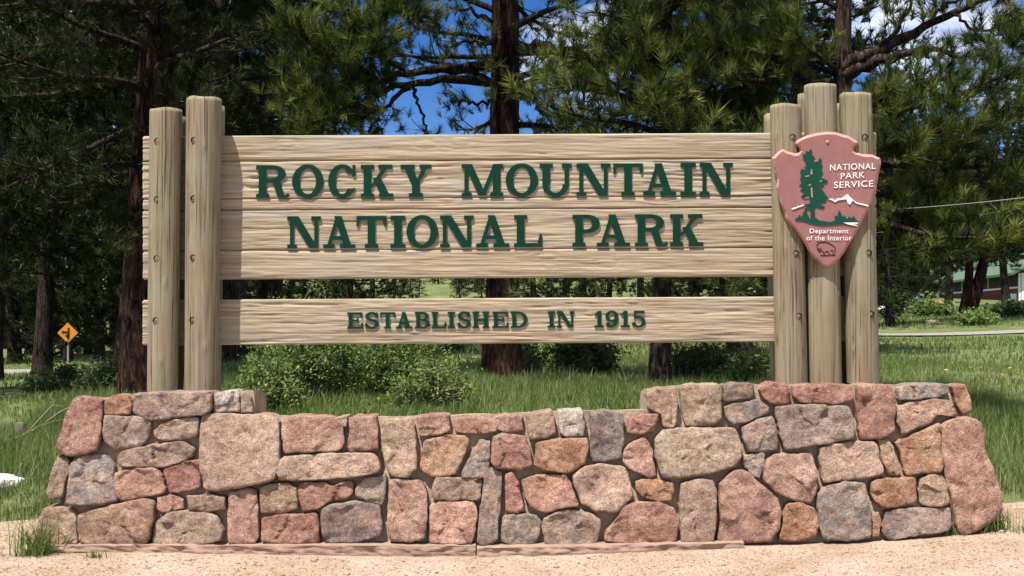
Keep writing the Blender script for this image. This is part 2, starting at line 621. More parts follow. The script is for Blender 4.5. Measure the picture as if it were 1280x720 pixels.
def wall_d(v):
    """the face leans back: depth of the wall's face at photo row v"""
    return 8.85 + (690 - v) / 200 * 0.16


def make_stone(poly, col, name='stone', dd=0.0, thick=0.16, bulge=0.057, seed=0, n=56):
    pts = np.array(poly, float)
    # resample the outline with corners softened
    closed = np.vstack([pts, pts[:1]])
    seg = np.linalg.norm(np.diff(closed, axis=0), axis=1)
    cum = np.concatenate([[0], np.cumsum(seg)])
    t = np.linspace(0, cum[-1], n, endpoint=False)
    rs = np.stack([np.interp(t, cum, closed[:, k]) for k in (0, 1)], -1)
    rs = 0.12 * np.roll(rs, 1, 0) + 0.76 * rs + 0.12 * np.roll(rs, -1, 0)
    cen = rs.mean(0)
    per = rs - cen
    L_ = np.linalg.norm(per, axis=1)
    rs = rs + per / (L_[:, None] + 1e-6) * 0.9
    so = Vector((seed * 3.7, seed * 1.3, seed * 2.1))
    for i in range(n):
        k = mn.noise(Vector((rs[i, 0] * 0.09, rs[i, 1] * 0.09, 0)) + so) * 1.7 + mn.noise(Vector((rs[i, 0] * 0.25, rs[i, 1] * 0.25, 5)) + so) * 0.8
        rs[i] += per[i] / (L_[i] + 1e-6) * k
    per = rs - cen
    L_ = np.linalg.norm(per, axis=1)
    size = math.sqrt(max(1, abs(np.dot(rs[:, 0], np.roll(rs[:, 1], 1)) - np.dot(rs[:, 1], np.roll(rs[:, 0], 1))) / 2))
    tx, ty = (random.random() - .5) * 0.10, (random.random() - .54) * 0.14
    rings = []                                   # (inset px, scale, proud m)
    bl = bulge * (0.75 + 0.5 * min(1.6, size / 45))
    prof = [(0, 1.0, -thick), (0, 1.0, -0.01), (0.1, 1.0, bl * 0.66), (0.5, 1.0, bl * 0.90), (1.1, 1.0, bl * 0.99), (2.4, 0.92, bl), (2.4, 0.83, bl), (2.4, 0.73, bl), (2.4, 0.62, bl),
            (2.4, 0.5, bl), (2.4, 0.38, bl), (2.4, 0.26, bl), (2.4, 0.13, bl)]
    V, Fq, Ft = [], [], []
    for ri, (ins, sc, pr) in enumerate(prof):
        lim = np.minimum(ins, L_ * 0.3)
        q2 = cen + per * ((L_ - lim) / (L_ + 1e-6))[:, None] * sc
        for (u, v) in q2:
            p = P(u, v, wall_d(v) + dd)
            if ri > 1:
                w = 0.35 if ri == 2 else 1.0
                pp = Vector((p.x, p.z, seed * 7.3))
                h = 0.020 * mn.noise(pp * 3.6) + 0.010 * mn.noise(pp * 12 + so) + 0.006 * mn.noise(pp * 31 + so)
                fc = mn.voronoi(pp * 4.5 + so)[0]
                h += 0.016 * (fc[1] - fc[0]) - 0.006
                q6 = pp * 5.5 + so + mn.noise_vector(pp * 7) * 0.25
                c0 = mn.voronoi(q6)[1][0]
                h += max(-0.012, min(0.012, (q6 - c0).dot(mn.noise_vector(c0 * 3.1)) * 0.040)) + 0.004 * mn.noise(c0 * 5.7)
                h += tx * (u - cen[0]) * 0.0056 + ty * (v - cen[1]) * 0.0056
                pr2 = pr + h * w
                pr2 = max(pr2, -0.005)
            else:
                pr2 = pr
            V.append((p.x, p.y - pr2, p.z))
    for ri in range(len(prof) - 1):
        for i in range(n):
            j = (i + 1) % n
            Fq.append((ri * n + i, ri * n + j, (ri + 1) * n + j, (ri + 1) * n + i))
    p = P(cen[0], cen[1], wall_d(cen[1]) + dd)
    V.append((p.x, float(np.mean([V[-1 - i][1] for i in range(n)])), p.z))
    lb = (len(prof) - 1) * n
    for i in range(n):
        Ft.append((lb + i, lb + (i + 1) % n, len(V) - 1))
    V = np.array(V) - np.array(WO)
    # outline runs clockwise or not in the picture: make normals face the camera
    bm = bmesh.new()
    vv = [bm.verts.new(x) for x in V]
    for f in Fq + Ft:
        bm.faces.new([vv[i] for i in f])
    for f in bm.faces:
        f.smooth = True
    me_ = bm_mesh(name, bm)
    for k_, p_ in enumerate(me_.polygons):
        p_.use_smooth = k_ >= 3 * n
    o = link(name, me_, wall, ['stone'])
    c = STONE_COLS[col]
    j = [random.uniform(0.86, 1.14) for _ in range(2)]
    o.color = (min(1, c[0] * j[0]), c[1] * j[0] * (0.5 + j[1] / 2), c[2] * j[0] * j[1], 1)
    return o


def crop(x0, y0, s, items):
    return [([(x0 + a / s, y0 + b / s) for a, b in pts], c) for c, pts in items]


STONES = []
STONES += crop(40, 470, 3.13, [
    ('r', [(175, 82), (283, 95), (285, 200), (268, 285), (215, 305), (150, 308), (108, 275), (125, 215), (150, 130)]),
    ('o', [(292, 92), (320, 78), (385, 78), (402, 110), (388, 150), (296, 148)]),
    ('v', [(410, 75), (450, 65), (712, 60), (710, 130), (690, 150), (600, 155), (480, 172), (440, 165), (405, 140)]),
    ('w', [(720, 70), (790, 55), (818, 75), (816, 138), (715, 140)]),
    ('t', [(824, 62), (845, 65), (862, 80), (866, 140), (824, 140)]),
    ('v', [(295, 152), (440, 158), (475, 180), (462, 240), (430, 278), (330, 285), (295, 260), (288, 210)]),
    ('l', [(480, 215), (515, 185), (600, 158), (660, 158), (658, 225), (640, 240), (530, 250), (490, 242)]),
    ('b', [(345, 320), (365, 290), (470, 268), (590, 252), (640, 280), (640, 310), (600, 330), (520, 355), (440, 352), (350, 350)]),
    ('b', [(108, 310), (155, 330), (158, 360), (140, 410), (128, 470), (85, 480), (65, 465), (75, 420), (95, 345)]),
    ('g', [(175, 325), (215, 308), (290, 305), (325, 340), (330, 400), (342, 485), (290, 500), (180, 500), (148, 490), (155, 400), (160, 345)]),
    ('p', [(335, 375), (400, 360), (490, 352), (515, 380), (533, 440), (520, 455), (430, 475), (350, 485), (340, 450), (332, 410)]),
    ('r', [(525, 365), (580, 340), (640, 325), (666, 325), (664, 430), (640, 445), (545, 455), (540, 420)]),
    ('p', [(500, 470), (560, 460), (600, 482), (600, 515), (520, 530), (500, 515)]),
    ('b', [(615, 465), (700, 458), (760, 470), (765, 515), (700, 525), (620, 525)]),
    ('b', [(192, 540), (230, 528), (330, 500), (440, 475), (488, 485), (483, 560), (465, 640), (440, 662), (280, 662), (200, 650), (190, 610)]),
    ('t', [(490, 570), (545, 530), (600, 524), (700, 530), (735, 545), (755, 600), (755, 635), (690, 652), (560, 660), (480, 650), (485, 610)]),
    ('t', [(38, 560), (60, 515), (100, 508), (165, 515), (182, 545), (188, 650), (100, 655), (35, 655), (33, 610)]),
    ('p', [(778, 450), (850, 435), (885, 440), (890, 520), (893, 620), (880, 650), (780, 652), (775, 560)])])
STONES += [([(254, 518), (275, 516), (345, 519), (351, 524), (352, 570), (347, 597), (310, 607), (270, 613), (258, 609), (253, 580), (252, 545)], 'l')]
STONES += crop(300, 480, 3.273, [
    ('p', [(178, 142), (230, 130), (375, 135), (425, 175), (433, 240), (415, 270), (190, 278), (182, 240)]),
    ('t', [(388, 140), (440, 132), (440, 170), (425, 172)]),
    ('r', [(450, 145), (480, 132), (560, 133), (568, 200), (566, 265), (460, 278), (445, 255), (452, 200)]),
    ('l', [(165, 305), (200, 290), (400, 280), (550, 278), (570, 300), (580, 350), (540, 365), (380, 385), (250, 390), (175, 388), (158, 350)]),
    ('t', [(88, 415), (130, 405), (200, 403), (232, 420), (242, 470), (238, 505), (180, 525), (95, 525), (90, 470)]),
    ('r', [(237, 420), (270, 398), (350, 400), (385, 412), (430, 393), (465, 395), (468, 435), (445, 470), (380, 475), (310, 512), (265, 515), (247, 470)]),
    ('g', [(475, 425), (510, 385), (595, 368), (603, 385), (597, 470), (580, 492), (510, 475), (475, 450)]),
    ('t', [(577, 160), (600, 145), (700, 140), (718, 165), (722, 250), (726, 345), (690, 378), (620, 375), (600, 330), (585, 250)]),
    ('p', [(727, 135), (790, 125), (855, 125), (862, 190), (810, 205), (735, 208)]),
    ('o', [(742, 280), (762, 225), (830, 212), (920, 207), (938, 230), (915, 300), (880, 365), (790, 375), (757, 365), (740, 340)]),
    ('p', [(612, 390), (650, 382), (740, 392), (765, 430), (770, 520), (760, 620), (700, 640), (620, 638), (608, 600), (610, 480)]),
    ('b', [(790, 410), (810, 375), (880, 378), (982, 385), (988, 390), (986, 460), (970, 470), (880, 470), (800, 470), (785, 440)]),
    ('p', [(780, 500), (800, 480), (860, 475), (960, 478), (972, 520), (963, 600), (948, 645), (850, 650), (780, 645), (777, 580)]),
    ('r', [(100, 545), (160, 532), (318, 522), (328, 560), (326, 645), (200, 650), (95, 640), (92, 590)]),
    ('v', [(340, 510), (380, 487), (480, 477), (575, 492), (585, 560), (575, 615), (500, 640), (370, 648), (345, 620), (338, 560)]),
    ('p', [(876, 145), (920, 135), (1000, 138), (1046, 148), (1052, 190), (1010, 200), (940, 200), (885, 195)])])
STONES += crop(560, 480, 3.273, [
    ('p', [(190, 130), (250, 127), (303, 128), (305, 190), (240, 197), (190, 180)]),
    ('b', [(318, 125), (420, 108), (432, 130), (438, 200), (400, 215), (335, 222), (322, 180)]),
    ('w', [(450, 108), (545, 105), (558, 160), (555, 212), (480, 212), (455, 200)]),
    ('d', [(577, 118), (640, 110), (713, 120), (716, 200), (708, 300), (640, 313), (590, 312), (580, 280), (585, 200)]),
    ('r', [(735, 140), (780, 120), (850, 122), (858, 150), (840, 185), (790, 205), (730, 195)]),
    ('g', [(58, 360), (90, 290), (130, 228), (174, 228), (170, 300), (168, 380), (100, 382), (60, 378)]),
    ('r', [(185, 210), (230, 200), (315, 213), (335, 260), (345, 330), (290, 345), (195, 340), (174, 310)]),
    ('o', [(360, 237), (440, 222), (568, 217), (573, 270), (558, 318), (500, 358), (400, 352), (352, 330), (358, 280)]),
    ('p', [(720, 265), (750, 235), (800, 210), (825, 245), (835, 320), (850, 370), (820, 382), (740, 340), (712, 310)]),
    ('v', [(150, 350), (180, 342), (220, 355), (219, 440), (205, 560), (205, 630), (160, 655), (118, 650), (125, 580), (140, 470)]),
    ('r', [(234, 365), (262, 357), (288, 400), (303, 460), (316, 515), (270, 522), (237, 520), (234, 440)]),
    ('p', [(302, 390), (360, 367), (480, 367), (503, 405), (533, 495), (480, 500), (390, 523), (340, 498), (312, 450)]),
    ('l', [(507, 365), (560, 332), (640, 324), (720, 337), (743, 400), (748, 460), (720, 488), (690, 518), (600, 513), (542, 480), (517, 420)]),
    ('o', [(762, 395), (800, 382), (915, 397), (918, 430), (908, 475), (850, 476), (785, 458), (770, 430)]),
    ('g', [(225, 540), (265, 527), (360, 532), (380, 560), (373, 610), (348, 655), (260, 655), (217, 640), (220, 580)]),
    ('v', [(390, 545), (440, 517), (500, 507), (590, 527), (620, 547), (618, 610), (600, 650), (480, 658), (400, 653), (387, 600)]),
    ('p', [(710, 500), (750, 478), (860, 480), (923, 502), (933, 560), (928, 640), (880, 650), (720, 650), (640, 635), (642, 600), (690, 545)])])
STONES += crop(780, 460, 3.132, [
    ('l', [(92, 100), (130, 80), (198, 77), (205, 130), (198, 225), (150, 230), (140, 175), (90, 155)]),
    ('t', [(213, 80), (250, 65), (368, 65), (373, 140), (376, 195), (345, 220), (240, 225), (228, 190)]),
    ('d', [(384, 70), (420, 62), (500, 62), (506, 113), (450, 123), (390, 130)]),
    ('g', [(390, 152), (430, 137), (520, 124), (558, 150), (556, 175), (480, 210), (420, 220), (395, 190)]),
    ('r', [(525, 85), (570, 55), (625, 58), (646, 110), (643, 138), (590, 145), (545, 120)]),
    ('t', [(118, 280), (150, 237), (300, 232), (433, 232), (450, 290), (450, 350), (430, 380), (330, 410), (230, 425), (150, 425), (122, 370)]),
    ('v', [(452, 230), (500, 207), (573, 184), (590, 230), (593, 315), (540, 325), (480, 320), (463, 280)]),
    ('g', [(460, 345), (500, 332), (543, 332), (546, 380), (524, 430), (490, 405), (462, 375)]),
    ('b', [(217, 450), (270, 432), (345, 434), (356, 470), (353, 600), (343, 680), (280, 680), (220, 675), (217, 570)]),
    ('p', [(367, 450), (400, 420), (430, 390), (480, 402), (530, 452), (588, 500), (606, 550), (598, 620), (568, 675), (460, 680), (357, 672), (374, 600)]),
    ('p', [(550, 360), (590, 333), (728, 331), (743, 380), (746, 480), (730, 528), (680, 518), (600, 490), (547, 440), (541, 400)]),
    ('o', [(632, 527), (680, 522), (743, 545), (753, 600), (748, 650), (690, 672), (600, 670), (606, 620)])])
STONES += [([(989, 482), (1010, 480), (1060, 481), (1064, 492), (1062, 500), (1045, 505), (1000, 503), (990, 495)], 'r'),
           ([(967, 508), (990, 506), (1040, 505), (1058, 507), (1064, 520), (1065, 546), (1040, 552), (1015, 556), (980, 562), (974, 545), (969, 525)], 'v')]
STONES += crop(1000, 460, 3.132, [
    ('l', [(67, 310), (130, 292), (280, 282), (298, 320), (316, 410), (270, 423), (140, 438), (87, 446), (74, 400)]),
    ('p', [(217, 70), (250, 65), (353, 68), (363, 130), (360, 250), (300, 273), (227, 273), (217, 180)]),
    ('g', [(374, 75), (440, 62), (568, 62), (573, 95), (530, 113), (420, 123), (377, 123)]),
    ('o', [(582, 70), (640, 65), (655, 110), (665, 165), (625, 178), (600, 130)]),
    ('l', [(372, 152), (410, 132), (520, 120), (578, 127), (606, 175), (598, 188), (530, 178), (500, 213), (440, 233), (392, 260), (377, 220)]),
    ('o', [(364, 290), (420, 267), (533, 214), (541, 290), (551, 380), (538, 403), (410, 416), (397, 390), (391, 340)]),
    ('t', [(297, 280), (338, 280), (358, 310), (386, 400), (375, 416), (337, 416), (317, 360)]),
    ('p', [(542, 225), (580, 197), (640, 187), (690, 207), (705, 260), (708, 320), (745, 400), (775, 500), (770, 560), (735, 600), (660, 640), (620, 650), (600, 612), (582, 500), (562, 420), (547, 330)]),
    ('o', [(267, 445), (290, 432), (438, 424), (448, 480), (446, 528), (330, 543), (282, 518), (270, 480)]),
    ('t', [(462, 430), (490, 410), (548, 414), (568, 460), (573, 528), (520, 538), (465, 528), (457, 480)]),
    ('v', [(327, 560), (370, 547), (573, 542), (580, 600), (568, 635), (460, 648), (340, 670), (317, 645)]),
    ('g', [(62, 490), (100, 452), (180, 442), (248, 447), (260, 520), (268, 600), (268, 655), (200, 668), (90, 668), (67, 620)]),
    ('o', [(276, 572), (300, 562), (308, 600), (300, 655), (274, 655)])])
for k_, (pl, c_) in enumerate(STONES):
    make_stone(pl, c_, seed=k_ + 1)


def footing(u0, u1, v0, v1, v2, v3, proud, nu=90):
    """low pale ledge of mortar and broken slabs along the base: top edge v0..v1, foot v2..v3"""
    V, Q = [], []
    rows = 7
    for i in range(nu):
        t = i / (nu - 1)
        u = u0 + (u1 - u0) * t
        va, vb_ = v0 + (v1 - v0) * t, v2 + (v3 - v2) * t
        d0 = 8.86 - proud
        k = mn.noise(Vector((u * 0.02, 3, 0))) * 0.02 + mn.noise(Vector((u * 0.07, 5, 0))) * 0.014
        pa, pb = P(u, va, d0), P(u, vb_, d0)
        V.append(Vector((pa.x, 9.0, pa.z + 0.012 + k * .3)) - WO)
        V.append(Vector((pa.x, d0 + 0.014 + k, pa.z + k * .5)) - WO)
        for r_ in range(rows):
            f = (r_ + 0.5) / rows
            z = pa.z + (pb.z - pa.z) * f
            q_ = Vector((pa.x * 7, z * 16, 2))
            V.append(Vector((pa.x, d0 + k - 0.020 * mn.noise(q_) - 0.012 * mn.noise(q_ * 2.7), z)) - WO)
        V.append(Vector((pb.x, d0 + k, pb.z - 0.10)) - WO)
    st = rows + 3
    for i in range(nu - 1):
        for r_ in range(st - 1):
            a = i * st + r_
            Q.append((a, a + st, a + st + 1, a + 1))
    bm = bmesh.new()
    vv = [bm.verts.new(x) for x in V]
    for f in Q:
        bm.faces.new([vv[i] for i in f])
    for e in (0, (nu - 1) * st):
        b_ = bm.verts.new(Vector((V[e].x, V[e].y, V[e + st - 1].z)))
        bm.faces.new([vv[e + k] for k in range(st)] + [b_])
    link('footing', bm_mesh('footing', bm), wall, ['footing'])


footing(62, 594.5, 681, 681, 693, 695, 0.10)
footing(596, 930, 684.5, 678, 697, 683, 0.13)


def top_v(u):
    xs_ = [108, 150, 170, 316.5, 317.5, 440, 560, 700, 808, 809, 850, 960, 1100, 1205]
    vs_ = [498, 494, 489, 487, 517, 520, 518, 512, 511, 484, 480, 479, 479, 480]
    return float(np.interp(u, xs_, vs_))


def core():
    cols = sorted(set(list(np.linspace(0, 1, 70)) + [(316.4 - 108) / 1097, (317.6 - 108) / 1097, (807.9 - 108) / 1097, (809.1 - 108) / 1097]))
    rows = 12
    V, Q = [], []
    nr = rows + 1
    for ci, s_ in enumerate(cols):
        ut, ub = 110 + s_ * (1203 - 110), 62 + s_ * (1243 - 62)
        vt = top_v(108 + s_ * 1097) + 1.5
        vb = np.interp(ub, [60, 600, 1243], [700, 700, 680]) + 8
        for r_ in range(nr):
            t_ = r_ / rows
            u, v = ut + (ub - ut) * t_, vt + (vb - vt) * t_
            p = P(u, v, wall_d(v) + 0.008)
            p.y += 0.012 * mn.noise(p * 9)
            V.append(p - WO)
        p0 = P(ut, vt, wall_d(vt))
        V.append(Vector((p0.x, p0.y + 0.20, p0.z - 0.012 + 0.012 * mn.noise(p0 * 5))) - WO)
        V.append(Vector((p0.x, p0.y + 0.44, p0.z - 0.045)) - WO)
        p1 = P(ub, vb, wall_d(vb))
        V.append(Vector((p1.x, p0.y + 0.5, p1.z)) - WO)
    st = nr + 3
    ring = list(range(rows, -1, -1)) + [nr, nr + 1, nr + 2]
    for ci in range(len(cols) - 1):
        a, b = ci * st, (ci + 1) * st
        for i in range(len(ring) - 1):
            Q.append((a + ring[i], b + ring[i], b + ring[i + 1], a + ring[i + 1]))
    bm = bmesh.new()
    vv = [bm.verts.new(x) for x in V]
    for f in Q:
        bm.faces.new([vv[i] for i in f])
    bm.faces.new([vv[i] for i in ring])
    bm.faces.new([vv[(len(cols) - 1) * st + i] for i in ring])
    link('mortar_core', bm_mesh('mortar_core', bm), wall, ['mortar'])


core()

# end stones, set into both sloping ends of the wall
def end_stones(u_t, u_b, side, cols):
    k = 0
    for r_, (v0, v1) in enumerate(((500, 545), (548, 600), (603, 655))):
        for c_ in range(2):
            bm = bmesh.new()
            bmesh.ops.create_icosphere(bm, subdivisions=3, radius=1)
            vm = (v0 + v1) / 2
            u = u_t + (u_b - u_t) * (vm - 490) / 195
            p = P(u, vm, wall_d(vm))
            cx, cy, cz = p.x - side * 0.04, p.y + 0.16 + c_ * 0.22, p.z
            hh = (v1 - v0) * 0.5 * 9 / F
            for v in bm.verts:
                q_ = Vector([math.copysign(abs(x) ** 0.45, x) for x in v.co])
                w_ = 0.02 * mn.noise(q_ * 2 + Vector((k, 0, side)))
                v.co = Vector((cx + q_.x * 0.09, cy + q_.y * 0.10, cz + q_.z * hh * 0.95)) + q_ * w_ - WO
            o = link('stone', bm_mesh('stone', bm, True), wall, ['stone'])
            c = STONE_COLS[cols[k % len(cols)]]
            o.color = (*c, 1)
            k += 1


end_stones(112, 62, -1, 'rgbpvt')
end_stones(1200, 1240, 1, 'pvlgrt')


# ------------------------------------------------------------------ the wooden sign
SD = 9.40                                 # depth of the board faces
SO = Vector((0, 9.45, 1.08))
sign = thing('park_sign', 'wide wooden park entrance sign with raised green lettering on grey timber posts', 'sign', SO)


def sl(u):                                # the sign hangs a little out of level
    return -(u - 178) / 790 * 4.3


def plank(vt, vb, name='plank', u0=178, u1=1096, seed=0, proud=0.0, nu=330, nv=30, rough=0.007):
    V = []
    us = np.linspace(u0, u1, nu)
    knots = [(random.uniform(u0, u1), random.uniform(vt, vb), random.uniform(3, 7)) for _ in range(5)]
    h = np.zeros((nv, nu))
    for j in range(nv):
        t = j / (nv - 1)
        for i, u in enumerate(us):
            v = vt + (vb - vt) * t
            w = 0.0
            kb = 0.0
            for (ku, kv, kr) in knots:
                e2 = ((u - ku) / (kr * 2.4)) ** 2 + ((v - kv) / kr) ** 2
                if e2 < 9:
                    e = math.exp(-e2)
                    w += e * (v - kv) * 0.9
                    kb += math.exp(-e2 * 3) * 0.0025 - math.exp(-(e2 - 0.8) ** 2 * 8) * 0.002
            vv = v - w
            x = Vector((u * 0.007, vv * 0.19, seed * 9.1))
            warp = mn.noise(Vector((u * 0.006, vv * 0.03, seed * 4.0))) * 0.8
            x.y += warp
            a = mn.noise(x) * 0.5 + mn.noise(Vector((u * 0.017, vv * 0.38 + warp * 2, seed * 5 + 3))) * 0.34 + mn.noise(Vector((u * 0.035, vv * 0.8, seed + 9))) * 0.16
            a = 1 - abs(a) * 2.4
            edge = min(t, 1 - t)
            h[j, i] = rough * (a if a > 0 else a * 0.6) + 0.003 * mn.noise(Vector((u * 0.02, vv * 1.1, seed * 2 + 1))) + kb - 0.010 * max(0, 1 - edge * (vb - vt) / 1.1)
    for j in range(nv):
        t = j / (nv - 1)
        for i, u in enumerate(us):
            p = P(u, vt + (vb - vt) * t + sl(u), SD)
            p.y -= h[j, i] + proud
            V.append(p - SO)
    # end relief: the sawn ends follow the same ridges
    for j in range(nv):
        k = h[j, 0]
        V[j * nu].x -= (k - 0.01) * 0.9
        V[j * nu + nu - 1].x += (k - 0.01) * 0.9
    Q = []
    for j in range(nv - 1):
        for i in range(nu - 1):
            a = j * nu + i
            Q.append((a, a + nu, a + nu + 1, a + 1))
    nb = len(V)
    per = [i for i in range(nu)] + [j * nu + nu - 1 for j in range(1, nv)] + [(nv - 1) * nu + i for i in range(nu - 2, -1, -1)] + [j * nu for j in range(nv - 2, 0, -1)]
    for a in per:
        V.append(Vector((V[a].x, SD + 0.09 - SO.y, V[a].z)))
    for k in range(len(per)):
        k2 = (k + 1) % len(per)
        Q.append((per[k], per[k2], nb + k2, nb + k))
    me_ = arr_mesh(name, np.array(V), quads=Q, smooth=False)
    me_.polygons.foreach_set('use_smooth', np.array([True] * ((nv - 1) * (nu - 1)) + [False] * len(per)))
    bm = bmesh.new()
    bm.from_mesh(me_)
    bm.verts.ensure_lookup_table()
    bm.faces.new([bm.verts[nb + k] for k in range(len(per))])
    bmesh.ops.recalc_face_normals(bm, faces=bm.faces)
    bm.to_mesh(me_)
    bm.free()
    return link(name, me_, sign, ['board'])


for k_, (a_, b_, pr_) in enumerate(((170.3, 202.1, 0.004), (202.4, 249.1, 0.0), (249.4, 263.1, 0.004), (263.4, 313.6, 0.0), (313.9, 349.6, 0.003))):
    plank(a_, b_, seed=k_ + 1, proud=pr_, nv=max(12, int((b_ - a_) * 0.8)), rough=(0.0045, 0.0095, 0.004, 0.0065, 0.0045)[k_])
plank(375, 431.8, seed=8, nv=46, rough=0.008)


def post(pts_top, pts_bot, w_top, w_bot, d, seed, fine=True):
    """pts: photo (u, v) of the centre at top and foot"""
    n, m_ = (140, 80) if fine else (40, 40)
    V, Q = [], []
    pr_ = random.Random(seed * 7)
    checks = [(-math.pi / 2 + pr_.uniform(-1.3, 1.3), pr_.uniform(0, .7), pr_.uniform(.25, .8), pr_.uniform(.5, 1)) for _ in range(7)] if fine else []
    knots = [(-math.pi / 2 + pr_.uniform(-1.2, 1.2), pr_.uniform(.05, .95)) for _ in range(4)]
    for k in range(m_ + 1):
        t = k / m_
        a, b = P(*pts_bot, d), P(*pts_top, d)
        c = a.lerp(b, t)
        r0 = (w_bot * (1 - t) + w_top * t) / 2 * d / F
        z_over = 0.0
        for i in range(n):
            an = 2 * math.pi * i / n
            r = r0
            de = (1 - t) * (b - a).length
            if de < 0.012:
                r *= 1 - 0.03 * (1 - de / 0.012) ** 2
            for (ca, c0_, cl_, cd) in checks:
                if c0_ < t < c0_ + cl_:
                    da = (an - ca - 0.05 * mn.noise(Vector((t * 9, seed, ca))) + math.pi) % (2 * math.pi) - math.pi
                    if abs(da) < 0.05:
                        e_ = min(1, (t - c0_) / .08, (c0_ + cl_ - t) / .08)
                        r -= 0.012 * cd * e_ * (1 - abs(da) / 0.05)
            for (ka, kt) in knots:
                da = (an - ka + math.pi) % (2 * math.pi) - math.pi
                e2 = (da / 0.16) ** 2 + ((t - kt) * (b - a).length / 0.03) ** 2
                if e2 < 6:
                    r += 0.006 * math.exp(-e2)
            r *= 1 + 0.03 * mn.noise(Vector((math.cos(an) * 1.3, math.sin(an) * 1.3, c.z * 0.5 + seed * 5))) + 0.012 * mn.noise(Vector((math.cos(an) * 5, math.sin(an) * 5, c.z * 1.1 + seed * 5)))
            top = 0.012 * mn.noise(Vector((math.cos(an), math.sin(an), seed * 3))) if k == m_ else 0
            V.append(Vector((c.x + r * math.cos(an), c.y + r * math.sin(an), c.z + top)) - SO)
    for k in range(m_):
        for i in range(n):
            j = (i + 1) % n
            Q.append((k * n + i, k * n + j, (k + 1) * n + j, (k + 1) * n + i))
    cc = P(*pts_top, d)
    V.append(Vector((cc.x, cc.y, cc.z + 0.012)) - SO)
    T = [(m_ * n + i, m_ * n + (i + 1) % n, len(V) - 1) for i in range(n)]
    me_ = arr_mesh('post', np.array(V), tris=T, quads=Q)
    me_.polygons.foreach_set('use_smooth', np.array([True] * len(Q) + [False] * len(T)))
    return link('post', me_, sign, ['post'])


PD = SD - 0.135
FRONT = [((207.5, 137.5), (203.5, 489), 40.5, 38), ((255, 124), (251, 489), 44, 40.5), ((981.5, 132), (989.5, 480), 38.5, 39.5),
         ((1025, 107), (1032, 479.5), 40, 40.5), ((1069.5, 118), (1079, 478.5), 39.5, 39)]
for k_, (a_, b_, w0, w1) in enumerate(FRONT):
    post(a_, b_, w0, w1, PD, k_ + 1)
RD = SD + 0.165
for k_, (a_, b_, w0) in enumerate((((213, 146), (208.5, 530), 38), ((262, 133), (256.5, 530), 38), ((973, 144), (982, 524), 37), ((1016, 118), (1024, 524), 38), ((1066, 130), (1075, 524), 45))):
    post(a_, b_, w0, w0, RD, k_ + 11, False)


def bolt(u, v):
    p = P(u, v, PD)
    fx = min(FRONT, key=lambda f: abs(f[0][0] * 0.6 + f[1][0] * 0.4 - u))
    t = (fx[1][1] - v) / (fx[1][1] - fx[0][1])
    cx = fx[1][0] + (fx[0][0] - fx[1][0]) * t
    rr = (fx[3] + (fx[2] - fx[3]) * t) / 2
    off = math.sqrt(max(0, rr * rr - (u - cx) ** 2)) * PD / F
    bm = bmesh.new()
    yf = PD - off
    n = 14
    prof = [(0.023, 0.012, 0), (0.023, -0.003, 0), (0.0205, -0.004, 0), (0.019, 0.006, 0), (0.0085, 0.006, 1), (0.0085, -0.003, 1), (0.006, -0.005, 1)]
    rings = []
    for (r, y, mt) in prof:
        rings.append([bm.verts.new(Vector((p.x + r * math.cos(2 * math.pi * i / n), yf + y, p.z + r * math.sin(2 * math.pi * i / n))) - SO) for i in range(n)])
    for k in range(len(prof) - 1):
        for i in range(n):
            f = bm.faces.new((rings[k][i], rings[k][(i + 1) % n], rings[k + 1][(i + 1) % n], rings[k + 1][i]))
            f.material_index = prof[k + 1][2]
    bm.faces.new(rings[-1]).material_index = 1
    link('bolt', bm_mesh('bolt', bm), sign, ['bolt', 'steel'])


for u_, v_ in ((202, 179), (201.5, 251), (201, 324), (200, 400.5), (247.5, 178), (247, 250), (246.5, 323), (245.5, 400), (986.5, 174), (1076, 174), (991, 317.5), (1081, 317), (994.5, 395), (1084, 392.5)):
    bolt(u_, v_)

# ------------------------------------------------------------------ letters: slab-serif glyphs as distance fields -> outlines
ST, TH, OV = 0.235, 0.125, 0.085


